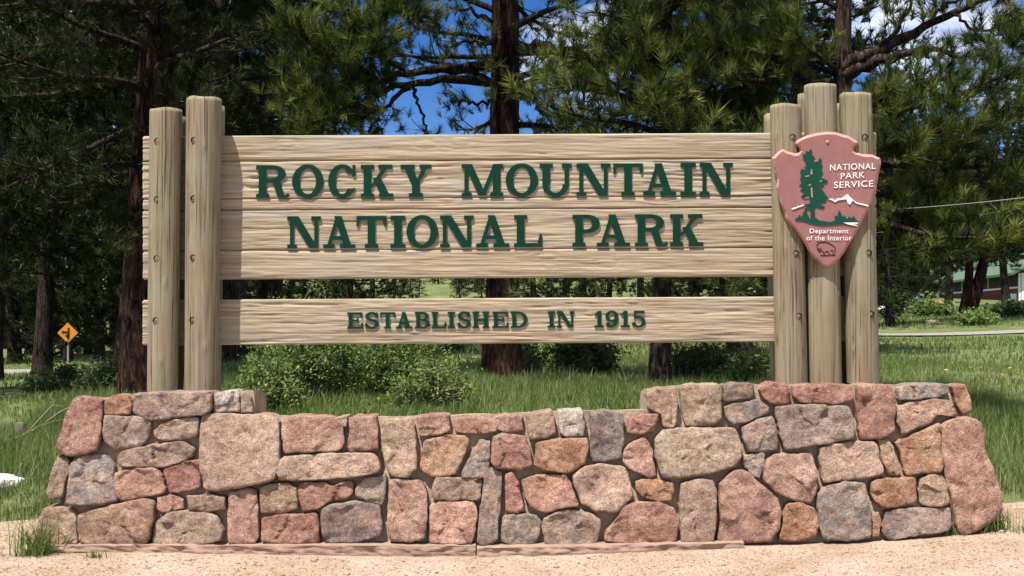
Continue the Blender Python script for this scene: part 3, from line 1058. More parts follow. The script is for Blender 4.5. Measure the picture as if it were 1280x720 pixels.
def glyph_field(ch, w, X, Y):
    B = lambda x0, y0, x1, y1: np.maximum(np.maximum(x0 - X, X - x1), np.maximum(y0 - Y, Y - y1))
    EL = lambda cx, cy, a, b: (np.sqrt(((X - cx) / a) ** 2 + ((Y - cy) / b) ** 2) - 1) * min(a, b)
    AN = lambda cx, cy, a, b, tx, ty: np.maximum(EL(cx, cy, a, b), -EL(cx, cy, max(a - tx, .02), max(b - ty, .02)))

    def QU(*p):
        f = None
        for i in range(len(p)):
            (x0, y0), (x1, y1) = p[i], p[(i + 1) % len(p)]
            nx_, ny_ = (y1 - y0), -(x1 - x0)
            l_ = math.hypot(nx_, ny_)
            g = ((X - x0) * nx_ + (Y - y0) * ny_) / l_
            f = g if f is None else np.maximum(f, g)
        return f
    PA = lambda xb, yb, xt, yt, wd: QU((xb, yb), (xb + wd, yb), (xt + wd, yt), (xt, yt))
    U = lambda *a: np.minimum.reduce(a)
    I_ = lambda *a: np.maximum.reduce(a)
    st, th, ov = ST, TH, OV
    s0, s1 = ov, ov + st
    foot = B(0, 0, s1 + ov, th)
    head = B(0, 1 - th, s1 + ov, 1)
    stem = B(s0, 0, s1, 1)
    if ch == 'I':
        c = w / 2
        return U(B(c - st / 2, 0, c + st / 2, 1), B(0, 0, w, th), B(0, 1 - th, w, 1))
    if ch == '1':
        c = w * .52
        return U(B(c - st / 2, 0, c + st / 2, 1), B(0, 0, w, th), QU((0, .72), (c, .86), (c, 1), (c - .06, 1), (0, .80)))
    if ch in 'RPB':
        cx = w * .52
        rt = w * (.97 if ch == 'P' else .93)
        y0 = .43 if ch == 'P' else .47
        cy, b = (1 + y0) / 2, (1 - y0) / 2
        f = U(stem, foot, B(0, 1 - th, cx, 1), B(s1, y0, cx, y0 + .115), I_(AN(cx, cy, rt - cx, b, st, .12), cx - .002 - X))
        if ch == 'R':
            f = U(f, PA(w * .66, 0.06, w * .50, y0 + .06, st), I_(AN(w * .91, .12, w * .13, .13, .1, .07), Y - .12), QU((w * .66, .06), (w * .70, 0.0), (w * .96, 0.0), (w * .92, .08), (w * .82, .16)))
        if ch == 'B':
            f = U(f, B(0, 0, cx, th), I_(AN(cx, .27, w - cx, .285, st, .12), cx - .002 - X))
        return f
    if ch == 'O':
        return AN(w / 2, .5, w / 2, .52, st, .125)
    if ch == 'C':
        f = AN(w / 2, .5, w / 2, .52, st, .125)
        f = I_(f, -I_(w * .60 - X, np.abs(Y - .51) - .24))
        return U(f, B(w * .86, .64, w * .96, 1.0), QU((w * .74, .02), (w * .98, .27), (w * .92, .30), (w * .70, .14)))
    if ch == 'K':
        return U(stem, foot, head, QU((s1 - .02, .34), (s1 + .02, .30), (w * .86, .93), (w * .70, .95)), PA(w * .66, 0.02, w * .36, .60, st * 1.08), B(w * .56, 0, w, th), B(w * .54, 1 - th, w * .97, 1))
    if ch == 'Y':
        c = w / 2
        return U(B(c - st / 2, 0, c + st / 2, .46), B(c - st / 2 - .1, 0, c + st / 2 + .1, th), PA(c - st / 2 - .01, .40, w * .10, .96, st * 1.05), PA(c - .04, .40, w * .76, .96, .13),
                 B(0, 1 - th, w * .46, 1), B(w * .62, 1 - th, w, 1))
    if ch == 'M':
        m = w / 2
        return U(B(ov, 0, ov + .12, 1), B(w - ov - st, 0, w - ov, 1), B(0, 0, ov * 2 + .14, th), B(w - ov * 2 - st, 0, w, th), B(0, 1 - th, ov + st * .9, 1), B(w - ov - st, 1 - th, w, 1),
                 PA(m - .11, 0.03, ov + .0, 1, st), PA(m - .06, 0.03, w - ov - st + .02, 1, .14))
    if ch == 'U':
        a = (w - 2 * ov) / 2
        c = w / 2
        return U(B(ov, .34, ov + st, 1), B(w - ov - .13, .34, w - ov, 1), B(0, 1 - th, st + 2 * ov, 1), B(w - .13 - 2 * ov, 1 - th, w, 1),
                 I_(AN(c, .36, a, .38, .19, .13), Y - .365))
    if ch == 'N':
        return U(B(ov, 0, ov + .12, 1), B(w - ov - .12, 0, w - ov, 1), B(0, 0, .12 + 2.1 * ov, th), B(0, 1 - th, ov + st, 1), B(w - .12 - 2.1 * ov, 1 - th, w, 1),
                 PA(w - ov - st - .03, 0, ov, 1, st + .03))
    if ch == 'T':
        c = w / 2
        return U(B(c - st / 2, 0, c + st / 2, 1), B(c - st / 2 - ov, 0, c + st / 2 + ov, th), B(0, 1 - th, w, 1), QU((0, .68), (.07, .68), (.12, .9), (0, .9)), QU((w - .07, .68), (w, .68), (w, .9), (w - .12, .9)))
    if ch == 'A':
        c = w * .5
        return U(PA(w * .10, 0.02, c - .10, 1, .12), PA(w * .90 - st, 0.02, c - .16, 1, st), B(w * .2, .26, w * .72, .37), B(0, 0, w * .36, th), B(w * .52, 0, w, th))
    if ch == 'L':
        return U(stem, B(0, 0, w, th), head, QU((w - .14, .1), (w, .1), (w, .40), (w - .07, .40)))
    if ch == 'E':
        return U(stem, B(0, 0, w, th), B(0, 1 - th, w * .96, 1), B(s1, .45, w * .70, .56), B(w * .62, .36, w * .72, .66),
                 QU((w - .15, .1), (w, .1), (w, .36), (w - .08, .36)), QU((w * .96 - .08, .68), (w * .96, .68), (w * .96, .9), (w * .96 - .14, .9)))
    if ch == 'H':
        return U(stem, B(w - s1, 0, w - s0, 1), foot, head, B(w - s1 - ov, 0, w, th), B(w - s1 - ov, 1 - th, w, 1), B(s0, .44, w - s0, .56))
    if ch == 'D':
        cx = w * .42
        return U(stem, B(0, 0, cx, th), B(0, 1 - th, cx, 1), I_(AN(cx, .5, w - cx, .5, st, .125), cx - .002 - X))
    if ch == 'S':
        c = w / 2
        up = I_(AN(c, .745, c * .94, .275, st * .95, .135), -I_(c - X, Y - .745))
        lo = I_(AN(c, .275, c, .295, st * .95, .135), -I_(X - c, .275 - Y))
        return U(up, lo, B(w * .80, .66, w * .90, 1.0), B(w * .06, 0.0, w * .16, .36), QU((w * .28, .60), (w * .3, .48), (w * .72, .38), (w * .74, .52)))
    if ch == '9':
        c = w / 2
        return U(AN(c, .67, c, .345, st * .95, .12), I_(AN(c * .9, .5, w - c * .9, .52, st, .13), np.maximum(w * .5 - X, Y - .68)), I_(AN(c * .9, .4, w - c * .9 - .02, .42, st, .13), np.maximum(w * .14 - X, Y - .2)), EL(w * .2, .17, .125, .125))
    if ch == '5':
        c = w / 2
        return U(B(w * .16, .86, w * .92, 1.0), B(w * .16, .5, w * .30, 1), I_(AN(c, .325, c, .345, st * .95, .12), -I_(X - c * .8, np.maximum(.26 - Y, Y - .62))), EL(w * .16, .19, .12, .12))
    raise ValueError(ch)


def contours(f, dx, x0, y0):
    ins = f < 0
    ny, nx_ = f.shape
    mixed = (ins[:-1, :-1].astype(int) + ins[:-1, 1:] + ins[1:, 1:] + ins[1:, :-1])
    nxt = {}
    for j, i in zip(*np.where((mixed > 0) & (mixed < 4))):
        cs = [(j, i), (j, i + 1), (j + 1, i + 1), (j + 1, i)]
        ed = [(0, j, i), (1, j, i + 1), (0, j + 1, i), (1, j, i)]
        st = [ins[c] for c in cs]
        for k in range(4):
            if st[k] and not st[(k + 1) % 4]:
                m = (k + 1) % 4
                while not (not st[m] and st[(m + 1) % 4]):
                    m = (m + 1) % 4
                nxt[ed[k]] = ed[m]

    def pt(e):
        t, j, i = e
        a = f[j, i]
        b = f[j, i + 1] if t == 0 else f[j + 1, i]
        s = a / (a - b)
        return (x0 + dx * (i + (s if t == 0 else 0)), y0 + dx * (j + (s if t == 1 else 0)))
    loops = []
    while nxt:
        s = next(iter(nxt))
        lp, e = [], s
        while e in nxt:
            lp.append(pt(e))
            e = nxt.pop(e)
        if len(lp) > 8:
            loops.append(lp)
    return loops


def simplify(lp, tol):
    lp = np.array(lp)

    def rec(a, b):
        if b <= a + 1:
            return []
        p, q_ = lp[a], lp[b % len(lp)]
        d = q_ - p
        l_ = np.hypot(*d)
        seg = lp[a + 1:b]
        dist = np.abs((seg[:, 0] - p[0]) * d[1] - (seg[:, 1] - p[1]) * d[0]) / l_ if l_ > 1e-9 else np.hypot(*(seg - p).T)
        k = int(np.argmax(dist))
        if dist[k] < tol:
            return []
        k += a + 1
        return rec(a, k) + [k] + rec(k, b)
    far = int(np.argmax(np.hypot(*(lp - lp[0]).T)))
    idx = [0] + rec(0, far) + [far] + rec(far, len(lp))
    return lp[idx]


def fill_mesh(loops, depth, place, name):
    """loops in 2-D -> solid of the given depth; place(x, y, front 0..1) -> world"""
    cu = bpy.data.curves.new('outline', 'CURVE')
    cu.dimensions = '2D'
    cu.fill_mode = 'BOTH'
    cu.extrude = 0.5
    for lp in loops:
        sp = cu.splines.new('POLY')
        sp.points.add(len(lp) - 1)
        for p_, (x, y) in zip(sp.points, lp):
            p_.co = (x, y, 0, 1)
        sp.use_cyclic_u = True
    ob = bpy.data.objects.new('outline', cu)
    C.objects.link(ob)
    dg = bpy.context.evaluated_depsgraph_get()
    dg.update()
    me_ = bpy.data.meshes.new_from_object(ob.evaluated_get(dg))
    C.objects.unlink(ob)
    bpy.data.objects.remove(ob)
    bpy.data.curves.remove(cu)
    me_.name = name
    for v in me_.vertices:
        v.co = place(v.co.x, v.co.y, v.co.z + 0.5)
    bm = bmesh.new()
    bm.from_mesh(me_)
    bmesh.ops.remove_doubles(bm, verts=bm.verts, dist=1e-5)
    bmesh.ops.recalc_face_normals(bm, faces=bm.faces)
    bm.to_mesh(me_)
    bm.free()
    return me_


def letter(ch, u0, u1, vt, vb, depth):
    cap = vb - vt
    w = (u1 - u0) / cap
    res = 1 / 80
    xs_ = np.arange(-0.06, w + 0.08, res)
    ys_ = np.arange(-0.06, 1.08, res)
    X, Y = np.meshgrid(xs_, ys_)
    f = glyph_field(ch, w, X, Y)
    lps = [simplify(l_, 0.0035) for l_ in contours(f, res, xs_[0], ys_[0])]
    base = 0.010

    def place(x, y, z):
        u = u0 + x * cap
        return P(u, vb - y * cap + sl(u), SD - base - 0.004 - z * depth + 0.012) - SO
    link('letter', fill_mesh(lps, depth, place, 'letter'), sign, ['green'])


def un(u, v):
    return v - sl(u)


for ch, a_, b_ in (('R', 320, 360), ('O', 365, 404.5), ('C', 410, 445.5), ('K', 451, 491.5), ('Y', 500.5, 539), ('M', 577, 629), ('O', 632, 672.5), ('U', 674.5, 714.5), ('N', 720.5, 763),
                   ('T', 766.5, 803.5), ('A', 803.8, 845), ('I', 850.5, 869.7), ('N', 874.5, 916)):
    letter(ch, a_, b_, 207.4, 248.2, 0.015)
for ch, a_, b_ in (('N', 359, 401), ('A', 404, 444), ('T', 445.5, 483), ('I', 488, 506.5), ('O', 508, 547.5), ('N', 550, 592), ('A', 595, 636.5), ('L', 642.5, 677.5), ('P', 715.5, 751), ('A', 746, 787.5),
                   ('R', 793.5, 833), ('K', 837.5, 879)):
    letter(ch, a_, b_, 271.3, 311.5, 0.015)
for ch, a_, b_ in (('E', 434, 453.5), ('S', 456, 473.7), ('T', 475, 494), ('A', 495, 515.5), ('B', 518.5, 537.5), ('L', 539.5, 557.5), ('I', 559.5, 568.8), ('S', 571.6, 588.6), ('H', 590.5, 611.5), ('E', 615.5, 635.5),
                   ('D', 638.5, 659.5), ('I', 684.6, 694), ('N', 696, 718), ('1', 743.2, 754.6), ('9', 756.6, 773), ('1', 776, 787.2), ('5', 789.6, 807)):
    letter(ch, a_, b_, 391.8, 412.2, 0.014)

# ------------------------------------------------------------------ arrowhead plaque
AD = PD - 0.155
AO = Vector(P(1033, 250, AD))
plaque = thing('emblem_plaque', 'pink arrowhead emblem plaque with tree and mountain bolted to the right posts', 'plaque', AO)


def az(pts):
    return [(960 + x / 4, 160 + y / 4) for x, y in pts]


AROUT = az([(18, 150), (45, 122), (75, 105), (100, 118), (145, 128), (160, 115), (155, 95), (135, 85), (133, 70), (150, 58), (200, 35), (250, 24), (300, 18), (350, 24), (400, 38), (440, 62), (452, 72),
            (430, 100), (432, 120), (470, 130), (520, 132), (560, 150), (565, 180), (552, 240), (545, 300), (520, 370), (490, 430), (460, 490), (430, 545), (395, 600), (355, 660), (305, 700), (270, 690),
            (220, 640), (180, 575), (130, 500), (85, 455), (78, 410), (60, 380), (40, 300), (45, 255), (30, 210), (22, 180)])


def arrow_slab():
    pts = np.array(AROUT)
    cl_ = np.vstack([pts, pts[:1]])
    seg = np.linalg.norm(np.diff(cl_, axis=0), axis=1)
    cum = np.concatenate([[0], np.cumsum(seg)])
    n = 132
    t = np.linspace(0, cum[-1], n, endpoint=False)
    rs = np.stack([np.interp(t, cum, cl_[:, k]) for k in (0, 1)], -1)
    tn = np.roll(rs, -1, 0) - np.roll(rs, 1, 0)
    tn /= np.linalg.norm(tn, axis=1)[:, None]
    nm = np.stack([-tn[:, 1], tn[:, 0]], -1)       # inward for this winding
    cen = pts.mean(0)
    if (nm * (cen - rs)).sum() < 0:
        nm = -nm
    chip = np.array([mn.noise(Vector((i * 0.37, 0, 0))) for i in range(n)])
    chip2 = np.array([mn.noise(Vector((i * 0.55, 9, 0))) for i in range(n)])
    rings = [(rs + nm * 0.5 + nm * chip[:, None] * 0.4, 0.085), (rs + nm * chip[:, None] * 0.8, 0.030), (rs + nm * (1.6 + chip2[:, None] * 0.9), 0.012), (rs + nm * (3.1 + chip[:, None] * 1.5), 0.0)]
    bm = bmesh.new()
    vs = []
    for rp, y in rings:
        vs.append([bm.verts.new(P(u, v, AD + y) - AO) for u, v in rp])
    for k in range(3):
        for i in range(n):
            j = (i + 1) % n
            bm.faces.new((vs[k][i], vs[k][j], vs[k + 1][j], vs[k + 1][i])).material_index = 1
    bm.faces.new(vs[0]).material_index = 1
    bm.faces.new(vs[3]).material_index = 0
    link('arrowhead_slab', bm_mesh('arrowhead_slab', bm), plaque, ['pink', 'pinkrim'])


arrow_slab()


def relief(name, loops, mat, proud):
    def place(x, y, z):
        return P(x, y, AD + 0.004 - z * (0.004 + proud)) - AO
    return link(name, fill_mesh([az(l_) for l_ in loops], 1, place, name), plaque, [mat])


relief('tree_emblem', [[(212, 460), (212, 405), (196, 412), (183, 402), (200, 392), (180, 382), (210, 378), (208, 345), (176, 352), (165, 342), (185, 322), (160, 312), (178, 296), (156, 288), (170, 272), (160, 258), (168, 232), (160, 222), (170, 203),
                        (188, 210), (182, 192), (196, 196), (186, 178), (192, 166), (176, 160), (178, 142), (172, 132), (188, 130), (190, 113), (202, 120), (212, 107), (220, 112), (218, 128), (236, 152), (220, 160), (242, 166), (246, 176),
                        (254, 156), (266, 152), (270, 166), (262, 178), (274, 190), (264, 206), (276, 222), (268, 236), (262, 246), (298, 262), (296, 274), (270, 278), (282, 292), (258, 294), (274, 312), (300, 350), (286, 372), (262, 376),
                        (236, 374), (284, 392), (276, 404), (240, 396), (232, 402), (236, 448), (256, 462), (310, 470), (338, 462), (332, 446), (340, 436), (346, 444), (352, 420), (360, 412), (366, 430), (376, 446), (382, 434), (390, 450), (398, 456),
                        (406, 440), (416, 454), (428, 438), (438, 456), (452, 466), (440, 474), (400, 476), (420, 488), (380, 480), (330, 484), (262, 488), (210, 478), (180, 466), (140, 462), (134, 456), (152, 446), (158, 432), (168, 446), (178, 420), (190, 402), (200, 436)]],
       'egreen', 0.005)
relief('mountain_emblem', [[(302, 356), (322, 352), (334, 362), (346, 352), (366, 352), (398, 330), (412, 346), (440, 370), (504, 386), (500, 392), (442, 378), (424, 362), (418, 372), (410, 384), (398, 376), (392, 356), (376, 358), (350, 362), (336, 372), (322, 362)],
                           ], 'white', 0.0065)
relief('ridge_emblem', [[(118, 402), (180, 382), (182, 387), (120, 409)]], 'white', 0.0065)
relief('lake_emblem', [[(376, 473), (448, 472), (452, 478), (420, 479), (448, 486), (444, 490), (400, 482)]], 'white', 0.0065)
for lp_ in ([(212, 232), (216, 205), (220, 205), (222, 232)], [(186, 240), (206, 236), (207, 241), (188, 245)], [(258, 262), (274, 264), (262, 270)], [(196, 286), (214, 280), (212, 288)], [(214, 300), (221, 296), (224, 345), (217, 348)], [(232, 164), (252, 162), (250, 167), (232, 168)], [(178, 352), (206, 344), (204, 350)]):
    relief('branch_gap', [lp_], 'pinkrim', 0.0062)


def inscription(txt, x0, x1, y0, y1):
    cu = bpy.data.curves.new('text', 'FONT')
    cu.body = txt
    cu.extrude = 0.5
    cu.offset = 0.005
    cu.space_character = 1.12
    ob = bpy.data.objects.new('text', cu)
    C.objects.link(ob)
    dg = bpy.context.evaluated_depsgraph_get()
    dg.update()
    me_ = bpy.data.meshes.new_from_object(ob.evaluated_get(dg))
    C.objects.unlink(ob)
    bpy.data.objects.remove(ob)
    xs_ = [v.co.x for v in me_.vertices]
    ys_ = [v.co.y for v in me_.vertices]
    ax, bx, ay, by = min(xs_), max(xs_), min(ys_), max(ys_)
    for v in me_.vertices:
        tx, ty, z = (v.co.x - ax) / (bx - ax), (v.co.y - ay) / (by - ay), v.co.z + 0.5
        slope = -8 * (tx - .5) if txt.isupper() else 0
        u, w = 960 + (x0 + (x1 - x0) * tx) / 4, 160 + (y1 - (y1 - y0) * ty + slope) / 4
        v.co = P(u, w, AD + 0.003 - z * 0.008) - AO
    me_.name = 'inscription'
    struct(link('inscription', me_, plaque, ['white']), 'stuff')


inscription('NATIONAL', 310, 537, 178, 209)
inscription('PARK', 364, 484, 222, 252)
inscription('SERVICE', 330, 526, 265, 297)
inscription('Department', 209, 403, 503, 534)
inscription('of the Interior', 193, 418, 538, 562)


def ribbon(name, lines, wpx, mat, proud):
    bm = bmesh.new()
    for pts in lines:
        p2 = np.array(az(pts))
        tn = np.gradient(p2, axis=0)
        tn /= np.linalg.norm(tn, axis=1)[:, None] + 1e-9
        nm = np.stack([-tn[:, 1], tn[:, 0]], -1) * wpx / 2
        rows = []
        for a in range(len(p2)):
            L1, R1 = p2[a] + nm[a], p2[a] - nm[a]
            rows.append([bm.verts.new(P(*L1, AD + 0.003) - AO), bm.verts.new(P(*L1, AD - proud) - AO), bm.verts.new(P(*R1, AD - proud) - AO), bm.verts.new(P(*R1, AD + 0.003) - AO)])
        for a in range(len(rows) - 1):
            for k in range(3):
                bm.faces.new((rows[a][k], rows[a][k + 1], rows[a + 1][k + 1], rows[a + 1][k]))
    return link(name, bm_mesh(name, bm), plaque, [mat])


ribbon('bison_emblem', [[(258, 620), (248, 606), (244, 588), (250, 576), (262, 570), (276, 572), (292, 570), (312, 580), (328, 590), (336, 600), (334, 618), (338, 622)],
                        [(258, 620), (268, 612), (278, 622), (284, 634)], [(284, 620), (300, 616), (306, 630)], [(312, 612), (322, 610), (328, 632)], [(262, 636), (290, 638), (316, 634), (338, 636)], [(252, 602), (260, 608), (266, 600)]], 1.1, 'black', 0.003)
bm = bmesh.new()
bmesh.ops.create_uvsphere(bm, u_segments=10, v_segments=6, radius=0.013)
for v in bm.verts:
    v.co.y *= 0.5
    v.co += P(1034.3, 177.5, AD - 0.002) - AO
link('hanging_bolt', bm_mesh('hanging_bolt', bm, True), plaque, ['pinkrim'])

# ------------------------------------------------------------------ pines
def unit(a):
    return a / (np.linalg.norm(a, axis=-1, keepdims=True) + 1e-9)


def needle_mesh(pos, dirs, n, ln, wd, r):
    """brush-like tufts: n needles about each shoot"""
    m = len(pos)
    base = np.repeat(pos, n, 0)
    ax = np.repeat(unit(dirs), n, 0)
    rv = unit(r.normal(size=(m * n, 3)))
    perp = unit(rv - (rv * ax).sum(-1, keepdims=True) * ax)
    th = r.uniform(0.10, 1.0, (m * n, 1))
    d = ax * np.cos(th) + perp * np.sin(th)
    d[:, 2] -= 0.10
    d = unit(d)
    tsz = np.repeat(r.uniform(0.75, 1.2, (m, 1)), n, 0)
    l = ln * tsz * r.uniform(0.7, 1.15, (m * n, 1))
    b0 = base - ax * r.uniform(0, 0.6, (m * n, 1)) * ln * tsz
    s = unit(np.cross(d, unit(r.normal(size=(m * n, 3))))) * wd * 0.5
    V = np.stack([b0 - s, b0 + s, b0 + d * l], 1).reshape(-1, 3)
    T = np.arange(m * n * 3).reshape(-1, 3)
    shade = np.repeat(np.clip(r.normal(0.5, 0.22, m), 0, 1), n) * 0.75 + r.uniform(0, 1, m * n) * 0.25
    return V, T, np.repeat(shade, 3)


def curve_path(p0, az_, el, Ln, r, sag=0.25, up=0.35, n=9, wig=0.06):
    pts = [np.array(p0, float)]
    d = np.array([math.cos(az_) * math.cos(el), math.sin(az_) * math.cos(el), math.sin(el)])
    for i in range(n - 1):
        t = i / (n - 1)
        d = d + np.array([0, 0, (-sag if t < 0.5 else up) / n]) + r.normal(0, wig, 3)
        d /= np.linalg.norm(d)
        pts.append(pts[-1] + d * Ln / (n - 1))
    return np.array(pts)


def shoots_on(path, rad0, r, Ln, start, spacing, sub, wood, tp, td, flatk=0.5, z_lo=None):
    """side shoots and needle tufts along a limb"""
    n = len(path)
    seg = np.linalg.norm(np.diff(path, axis=0), axis=1)
    cum = np.concatenate([[0], np.cumsum(seg)])
    k = int(max(2, cum[-1] * (1 - start) / spacing))
    for t in np.linspace(start, 1.0, k):
        s = t * cum[-1]
        p = np.array([np.interp(s, cum, path[:, c]) for c in range(3)])
        i = min(n - 2, int(np.searchsorted(cum, s, 'right') - 1))
        ax = unit(path[i + 1] - path[i])
        for _ in range(2):
            rv = r.normal(size=3) * np.array([1, 1, flatk])
            sd = unit(rv - (rv @ ax) * ax)
            dr = unit(ax * r.uniform(0.3, 1.0) + sd * r.uniform(0.5, 1.0) + np.array([0, 0, r.uniform(-0.12, 0.35)]))
            ln = sub * r.uniform(0.45, 1.1) * (1.15 - 0.55 * t)
            q1 = p + dr * ln * 0.5 + r.normal(0, .03, 3) * ln
            d2 = unit(dr + np.array([0, 0, r.uniform(0.0, 0.5)]) + r.normal(0, .15, 3))
            q2 = q1 + d2 * ln * 0.5
            wood.append((np.array([p, q1, q2]), np.array([rad0 * 0.22, rad0 * 0.14, 0.004])))
            m = max(1, int(round(ln / 0.19)))
            for w in np.linspace(0.35, 1.0, m):
                if w < 0.5:
                    a, b, f = p, q1, w * 2
                else:
                    a, b, f = q1, q2, w * 2 - 1
                c = a + (b - a) * f + r.normal(0, .035, 3)
                tp.append(c)
                td.append(unit((b - a) + r.normal(0, .35, 3) * np.linalg.norm(b - a) + np.array([0, 0, 0.2])))
    tp.append(path[-1])
    td.append(unit(path[-1] - path[-2]))


def trunk_path(H, r0, r, lean=(0, 0), n=26, bend=0.12):
    z = np.linspace(-0.25, H, n)
    ph = r.uniform(0, 6, 2)
    x = lean[0] * z + bend * np.sin(z * 0.45 + ph[0]) - bend * math.sin(ph[0])
    y = lean[1] * z + bend * np.sin(z * 0.38 + ph[1]) - bend * math.sin(ph[1])
    t = np.clip(z / H, 0, 1)
    rad = r0 * (1 - t) ** 0.8 + 0.015
    rad *= 1 + 0.35 * np.exp(-np.maximum(z, 0) / 0.35)
    return np.stack([x, y, z], -1), rad


def near_pine(label, u, d, H, r0, base, Lmax, seed, shape='cone', nb=60, vis_z=6.5, n_need=34, ln=0.17, wd=0.0085, sub=0.75, spacing=0.2, lean=(0, 0), mat='needle', bark='bark',
              limbs=(), sector=None, bend=0.12, start=0.35, elev=(-0.15, 0.35), group=None, thin=1.0):
    r = np.random.default_rng(seed)
    X = (u - 640) * d / F
    o = thing('pine_tree', label, 'pine tree', (X, d, gz(X, d)), group)
    org = np.array(o.location)
    tpth, trad = trunk_path(H, r0, r, lean, bend=bend)
    wood = []
    tp, td = [], []
    for k in range(nb):
        f = (k + r.uniform(0, 0.9)) / nb
        z = base + (H - 0.4 - base) * f
        c = np.array([np.interp(z, tpth[:, 2], tpth[:, 0]), np.interp(z, tpth[:, 2], tpth[:, 1]), z])
        a = k * 2.39996 + r.normal(0, .35)
        if sector is not None and z < sector[2]:
            a = r.uniform(sector[0], sector[1])
        elif sector is not None and z < 7.2:
            a = math.pi + r.uniform(-0.9, 0.5)
        if shape == 'cone':
            Ln = Lmax * (1 - 0.86 * f) * r.uniform(0.7, 1.1)
        else:
            Ln = Lmax * (0.55 + 0.45 * math.sin(math.pi * min(1, f * 1.15 + 0.12))) * (1 - 0.6 * max(0, f - 0.6)) * r.uniform(0.65, 1.1)
        el = r.uniform(*elev) + 0.5 * f
        pth = curve_path(c, a, el, Ln, r)
        tr = float(np.interp(z, tpth[:, 2], trad))
        b0 = min(tr * 0.55, 0.016 + 0.017 * Ln)
        wood.append((pth, np.linspace(b0, 0.008, len(pth))))
        hi = z > vis_z
        shoots_on(pth, b0, r, Ln, start, spacing * (1.5 if hi else thin), sub * (1.3 if hi else 1.0), wood, tp, td)
    for pts, rr, st_, spc in limbs:
        pp = np.array([np.array(P(*q_)) - org for q_ in pts])
        s_ = np.linspace(0, 1, len(pp))
        ss = np.linspace(0, 1, 16)
        sm = np.stack([np.interp(ss, s_, pp[:, c]) for c in range(3)], -1)
        sm[1:-1] = 0.25 * sm[:-2] + 0.5 * sm[1:-1] + 0.25 * sm[2:]
        sm[1:-1] += r.normal(0, .018, (14, 3))
        wood.append((sm, np.linspace(rr, max(0.012, rr * 0.25), 16)))
        shoots_on(sm, rr * 0.7, r, 1, st_, spc, sub, wood, tp, td, 0.8)
    tp, td = np.array(tp), np.array(td)
    hi = tp[:, 2] > vis_z + 0.5
    V1, T1, s1 = needle_mesh(tp[~hi], td[~hi], n_need, ln, wd, r)
    if hi.any():
        V2, T2, s2 = needle_mesh(tp[hi], td[hi], 12, ln * 1.7, wd * 4, r)
        V1, T1, s1 = np.concatenate([V1, V2]), np.concatenate([T1, T2 + len(V1)]), np.concatenate([s1, s2])
    link('crown', arr_mesh('crown', V1, tris=T1, rnd=s1), o, [mat])
    # trunk, fluted with bark plates
    sides = 28
    v, qd = tubes([(np.stack([np.interp(np.linspace(0, 25, 90), np.arange(26), tpth[:, c]) for c in range(3)], -1), np.interp(np.linspace(0, 25, 90), np.arange(26), trad))], sides)
    ctr = np.repeat(np.stack([np.interp(np.linspace(0, 25, 90), np.arange(26), tpth[:, c]) for c in range(3)], -1), sides, 0)
    rel = v - ctr
    k = np.array([0.5 - abs(mn.noise(Vector((a * 9, b * 9, c * 1.8)))) + 0.5 * mn.noise(Vector((a * 16, b * 16, c * 5))) for a, b, c in v])
    v = ctr + rel * (1 + 0.13 * (k - 0.35))[:, None]
    link('trunk', arr_mesh('trunk', v, quads=qd, smooth=True), o, [bark])
    v, qd = tubes(wood, 6)
    b_ = link('branches', arr_mesh('branches', v, quads=qd, smooth=True), o, ['barkd'])
    b_['kind'] = 'stuff'
    return o


# left giant
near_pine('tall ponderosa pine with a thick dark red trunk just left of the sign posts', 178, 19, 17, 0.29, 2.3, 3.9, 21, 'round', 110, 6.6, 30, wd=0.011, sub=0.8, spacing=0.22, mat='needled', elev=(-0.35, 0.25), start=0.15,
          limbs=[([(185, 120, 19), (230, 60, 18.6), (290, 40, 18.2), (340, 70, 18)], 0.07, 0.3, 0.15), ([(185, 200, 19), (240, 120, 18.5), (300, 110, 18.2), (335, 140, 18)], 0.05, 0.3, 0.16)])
near_pine('tall pine at the left edge whose long dark boughs reach over the road', -70, 22, 15, 0.25, 2.2, 4.2, 25, 'round', 80, 6.8, 24, wd=0.011, sub=0.85, spacing=0.24, mat='needled', elev=(-0.35, 0.2), start=0.15)
